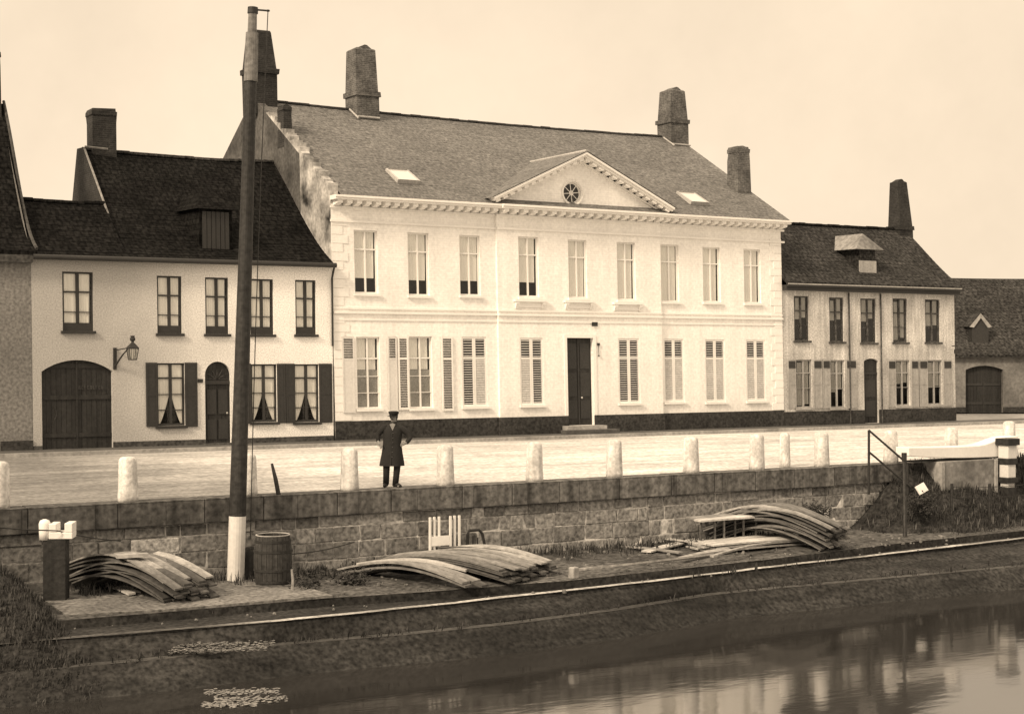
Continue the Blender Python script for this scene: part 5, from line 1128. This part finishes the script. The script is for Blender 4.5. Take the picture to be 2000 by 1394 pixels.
for (ya, yb, m, k) in ((855, 868, 'tar', 1.2), (868, 894, 'grey_white_paint', 0.9), (894, 905, 'tar', 1.0), (905, 931, 'grey_white_paint', 0.8), (931, 941, 'tar', 1.0), (941, 950, 'shaded_aged_white', 0.7), (950, 1010, 'tar', 0.9)):
    za, zb2 = at(1970, ya, 31.0)[1], at(1970, yb, 31.0)[1]; w = (x1 - x0) / 2 * k; b = MB(); xm = (x0 + x1) / 2; b.box(xm - w, xm + w, 31.0 - w - 0.1, 31.0 + w - 0.1, zb2 + 0.001, za - 0.001); b.build('band', M[m], bp_, bevel=0.015)
wf = thing('wire_fence', w3(1858, 1000, 30.2), 'low wire fence on three thin dark posts below the pier', 'fence')
for (px_, ya, yb, Y) in ((1858, 944, 1004, 30.2), (1932, 944, 1020, 30.1), (2012, 938, 1010, 30.0)):
    b = MB(); b.tube([w3(px_, yb, Y), w3(px_ + 1, ya, Y)], 0.04, 7); b.build('post', M['tar'], wf)
for dy in (6, 26):
    b = MB(); b.tube(sagp(w3(1858, 944 + dy, 30.2), w3(1932, 944 + dy, 30.1), 0.03) + sagp(w3(1932, 944 + dy, 30.1), w3(2012, 938 + dy, 30.0), 0.03)[1:], 0.009, 5); b.build('wire', M['iron'], wf)
b = MB(); b.box(-0.20, 0.20, -0.03, 0.03, -0.13, 0.13); o = b.build('white_board', M['white_paint'], local=True, bevel=0.01); o.location = w3(1800, 954, 30.6); o.rotation_euler = (-0.5, -0.25, 0.2); tag(o, 'small tilted white board in the grass under the left end of the beam', 'board')
gp = ground(1770, 1072, -1.75); gp = Vector(w3(1768, 1050, 29.6)); b = MB(); b.tube([gp, Vector(w3(1766, 900, 30.0))], [0.06, 0.05], 10); b.tube([Vector(w3(1766, 900, 30.0)), Vector(w3(1766, 884, 30.0))], [0.07, 0.075], 10); o = b.build('dark_post', M['tar'], loc=gp); tag(o, 'tall dark overgrown post standing on the slope below the left end of the white beam', 'post')
# shrub growing round that post
def shrub(name, c, r, h_, n, label):
    root = thing(name, c, label, 'shrub'); st_ = MB(); lf = MB()
    for _ in range(16):
        a = rnd.uniform(0, 2 * PI); q = Vector((math.cos(a) * r * rnd.uniform(0.3, 1), math.sin(a) * r * rnd.uniform(0.3, 1), h_ * rnd.uniform(0.5, 1))); st_.tube([Vector((0, 0, -0.1)), q * 0.5 + Vector((0, 0, 0.1)), q], [0.014, 0.01, 0.004], 5)
        for _ in range(n // 16):
            t = rnd.uniform(0.3, 1.05); p = q * t + Vector((rnd.gauss(0, 0.09), rnd.gauss(0, 0.09), rnd.gauss(0, 0.09))); a2 = rnd.uniform(0, 6); v1 = Vector((math.cos(a2), math.sin(a2), rnd.uniform(-0.7, 0.7))).normalized() * rnd.uniform(0.03, 0.06); v2 = v1.cross(Vector((rnd.uniform(-1, 1), rnd.uniform(-1, 1), rnd.uniform(-1, 1)))).normalized() * 0.022
            lf.add([p - v1, p + v2, p + v1, p - v2], [(0, 1, 2, 3)])
    st_.build('stems', M['tar'], root, local=True); lf.build('foliage', M['weed'], root, local=True)
shrub('shrub', Vector(w3(1795, 1010, 30.2)), 0.5, 0.7, 700, 'dark straggling bush around the foot of the overgrown post')
shrub('shrub', Vector(w3(1600, 1020, 30.8)), 0.5, 0.5, 500, 'low dark bush against the quay wall behind the tall plank stack')
shrub('shrub', Vector(w3(600, 1165, 29.6)), 0.45, 0.35, 500, 'low dark weeds right of the thin stake')
shrub('shrub', Vector(w3(690, 1150, 29.6)), 0.5, 0.35, 500, 'low dark weeds left of the middle stack')

# ------------------------------------------------------------------ the man on the quay
mp0 = ground(766, 951, 0.03); PM = thing('person', mp0, 'man in dark knee-length coat and peaked cap standing with arms akimbo at the quay edge', 'person', rz=-TH)
me = bpy.data.meshes.new('body'); V = []; Ed = []; RAD = []
def vv(x, z, y, r): V.append((x, y, z)); RAD.append(r); return len(V) - 1
def chain(start, pts):
    p = start
    for q in pts: i = vv(*q); Ed.append((p, i)); p = i
    return p
pel = vv(0.0, 0.93, 0.0, 0.13)
chest = chain(pel, [(0.005, 1.10, 0.0, 0.125), (0.01, 1.28, 0.0, 0.135), (0.02, 1.40, 0.0, 0.10)])
head = chain(chest, [(0.03, 1.49, -0.01, 0.055), (0.035, 1.56, -0.02, 0.072), (0.035, 1.64, -0.02, 0.092), (0.035, 1.71, -0.01, 0.075)])
chain(len(V) - 2, [(0.0, 1.615, -0.115, 0.018)])               # nose, the face turned a little to his right
def arm(sx, el, wr, hd):
    s = chain(chest - 1, [(sx * 0.19 + 0.01, 1.38, 0.0, 0.062), (el[0], el[1], el[2], 0.045), (wr[0], wr[1], wr[2], 0.030)])
    d = (Vector((hd[0], hd[2], hd[1])) - Vector((wr[0], wr[2], wr[1]))); p = chain(s, [(wr[0] + d.x * 0.5, wr[1] + d.z * 0.5, wr[2] + d.y * 0.5, 0.036)])
    sd = d.cross(Vector((0, 1, 0.2))).normalized()
    for k in range(4):
        o_ = sd * ((k - 1.5) * 0.021); L_ = (0.85, 1.0, 0.95, 0.75)[k]
        b0 = Vector((wr[0], wr[2], wr[1])) + d * 0.95 + o_; b1 = b0 + d * 0.42 * L_ + Vector((0, 0.01, -0.01)); b2 = b1 + d * 0.25 * L_ + Vector((0, 0.035, -0.02))
        chain(p, [(b0.x, b0.z, b0.y, 0.0105), (b1.x, b1.z, b1.y, 0.009), (b2.x, b2.z, b2.y, 0.008)])
    t0 = Vector((wr[0], wr[2], wr[1])) + d * 0.45 - sd * 0.045; t1 = t0 + d * 0.45 - sd * 0.02
    chain(p, [(t0.x, t0.z, t0.y, 0.012), (t1.x, t1.z, t1.y, 0.009)])
arm(-1, (-0.335, 1.22, 0.02), (-0.315, 1.06, -0.12), (-0.26, 0.99, -0.17)); arm(1, (0.44, 1.17, 0.02), (0.33, 1.03, -0.10), (0.25, 1.01, -0.14))
for sx, ax, kx in ((-1, -0.145, -0.13), (1, 0.075, 0.12)):
    f = chain(pel, [(sx * 0.10, 0.85, 0.0, 0.095), (kx, 0.50, -0.03, 0.062), (ax, 0.11, 0.0, 0.042)])
    chain(f, [(ax + (0.05 if sx > 0 else -0.01), 0.045, -0.05, 0.04), (ax + (0.11 if sx > 0 else -0.02), 0.035, -0.14, 0.03)])
me.from_pydata(V, Ed, []); me.materials.append(M['skin']); bo_ = bpy.data.objects.new('body', me); C.objects.link(bo_); bo_.parent = PM
sk = bo_.modifiers.new('skin', 'SKIN'); sk.use_smooth_shade = True
for i, r in enumerate(RAD): me.skin_vertices[0].data[i].radius = (r, r)
me.skin_vertices[0].data[pel].use_root = True
ss = bo_.modifiers.new('sub', 'SUBSURF'); ss.levels = 1; ss.render_levels = 2
def loft(b, secs, n=24):
    k = len(b.v)
    for (cx, cy, z, rx, ry, wv) in secs:
        for j in range(n):
            a = 2 * PI * j / n; q = 1 + wv * math.sin(5 * a + 1); b.v.append(Vector((cx + rx * q * math.cos(a), cy + ry * q * math.sin(a), z)))
    for i in range(len(secs) - 1):
        for j in range(n): b.f.append((k + i * n + j, k + i * n + (j + 1) % n, k + (i + 1) * n + (j + 1) % n, k + (i + 1) * n + j))
b = MB(); loft(b, [(-0.02, 0, 0.50, 0.29, 0.20, 0.09), (-0.015, 0, 0.62, 0.275, 0.195, 0.07), (-0.005, 0, 0.80, 0.245, 0.18, 0.02), (0, 0, 0.95, 0.225, 0.165, 0.005), (0.0, 0, 1.04, 0.215, 0.155, 0), (0.01, 0, 1.2, 0.225, 0.16, 0), (0.015, 0, 1.33, 0.225, 0.15, 0), (0.02, 0, 1.40, 0.195, 0.125, 0), (0.025, 0, 1.45, 0.115, 0.095, 0), (0.03, -0.005, 1.49, 0.078, 0.078, 0), (0.03, -0.005, 1.53, 0.075, 0.075, 0)])
for sx, el, wr in ((-1, (-0.335, 0.02, 1.22), (-0.317, -0.10, 1.075)), (1, (0.44, 0.02, 1.17), (0.338, -0.09, 1.037))):
    b.tube([Vector((sx * 0.13 + 0.01, 0, 1.37)), Vector((sx * 0.20 + 0.01, 0, 1.375)), Vector((sx * 0.20 + 0.01, 0, 1.36)).lerp(Vector(el), 0.5) + Vector((sx * 0.01, 0, 0.01)), Vector(el), Vector(el).lerp(Vector(wr), 0.5), Vector(wr)], [0.075, 0.082, 0.072, 0.062, 0.055, 0.045], 12)
b.build('coat', M['cloth'], PM, local=True, smooth=True)
b = MB()
for sx, ax, kx in ((-1, -0.145, -0.13), (1, 0.075, 0.12)): b.tube([Vector((sx * 0.10, 0, 0.80)), Vector((kx, -0.03, 0.50)), Vector(((kx + ax) / 2, -0.01, 0.28)), Vector((ax, 0.0, 0.07))], [0.11, 0.082, 0.075, 0.072], 12)
b.build('trousers', M['cloth'], PM, local=True, smooth=True)
for sx, ax in ((-1, -0.145), (1, 0.075)):
    b = MB(); dx = 0.14 if sx > 0 else -0.03; b.tube([Vector((ax - dx * 0.3, 0.05, 0.05)), Vector((ax, 0.0, 0.065)), Vector((ax + dx * 0.6, -0.08, 0.05)), Vector((ax + dx, -0.15, 0.035))], [0.045, 0.055, 0.048, 0.03], 12); b.build('boot', M['leather'], PM, local=True, smooth=True)
b = MB(); b.lathe([(0.101, 1.672), (0.104, 1.695), (0.118, 1.722), (0.126, 1.745), (0.115, 1.765), (0.07, 1.776), (0.01, 1.778)], 20, c=(0.035, -0.005)); b.build('cap', M['cap_cloth'], PM, local=True, smooth=True)
b = MB(); b.add([(0.035 + 0.102 * math.cos(a), -0.01 + 0.102 * math.sin(a), 1.675) for a in [PI * 1.08 + PI * 0.75 * k / 8 for k in range(9)]] + [(0.02 + 0.15 * math.cos(a), -0.015 + 0.165 * math.sin(a), 1.655) for a in [PI * 1.08 + PI * 0.75 * k / 8 for k in range(9)]], [(k, k + 1, k + 10, k + 9) for k in range(8)]); b.build('visor', M['leather'], bpy.data.objects['cap'] if False else PM, local=True)
b = MB(); loft(b, [(0.04, 0.02, 1.56, 0.07, 0.075, 0), (0.037, 0.005, 1.62, 0.094, 0.098, 0), (0.036, 0.0, 1.67, 0.099, 0.10, 0)], 16)
b.f = [f for f in b.f if sum(b.v[i].y for i in f) / 4 > -0.03]; b.build('hair', M['hair'], PM, local=True, smooth=True)
b = MB(); b.add([(-0.055, -0.112, 1.47), (0.085, -0.112, 1.47), (0.02, -0.158, 1.33), (0.015, -0.10, 1.50)], [(0, 2, 3), (2, 1, 3), (0, 1, 2)]); b.build('shirt_front', M['pier_stone'], PM, local=True)
b = MB()
for k in range(6): b.lathe([(0.004, -0.006), (0.014, 0), (0.004, 0.006)], 8, c=(0.03 - 0.004 * k, -(0.158 + 0.004 * k + (0.012 if k > 3 else 0)))); b.v[-24:] = [v + Vector((0, 0, 1.27 - 0.11 * k)) for v in b.v[-24:]]
b.build('buttons', M['pier_stone'], PM, local=True)
b = MB(); b.tube([(0.0, -0.165, 1.28), (-0.005, -0.162, 1.05), (-0.01, -0.172, 0.9), (-0.015, -0.20, 0.62), (-0.02, -0.205, 0.51)], 0.008, 5); b.build('coat_edge', M['iron'], PM, local=True)
for ex in (-0.035, 0.03):
    b = MB(); b.lathe([(0.003, -0.009), (0.010, 0), (0.003, 0.009)], 8); b.v = [v + Vector((0.015 + ex, -0.107, 1.64)) for v in b.v]; b.build('eye', M['hair'], PM, local=True)
b = MB(); b.tube([(-0.012, -0.113, 1.588), (0.01, -0.117, 1.592), (0.035, -0.112, 1.588)], [0.006, 0.011, 0.006], 6); b.build('moustache', M['hair'], PM, local=True)
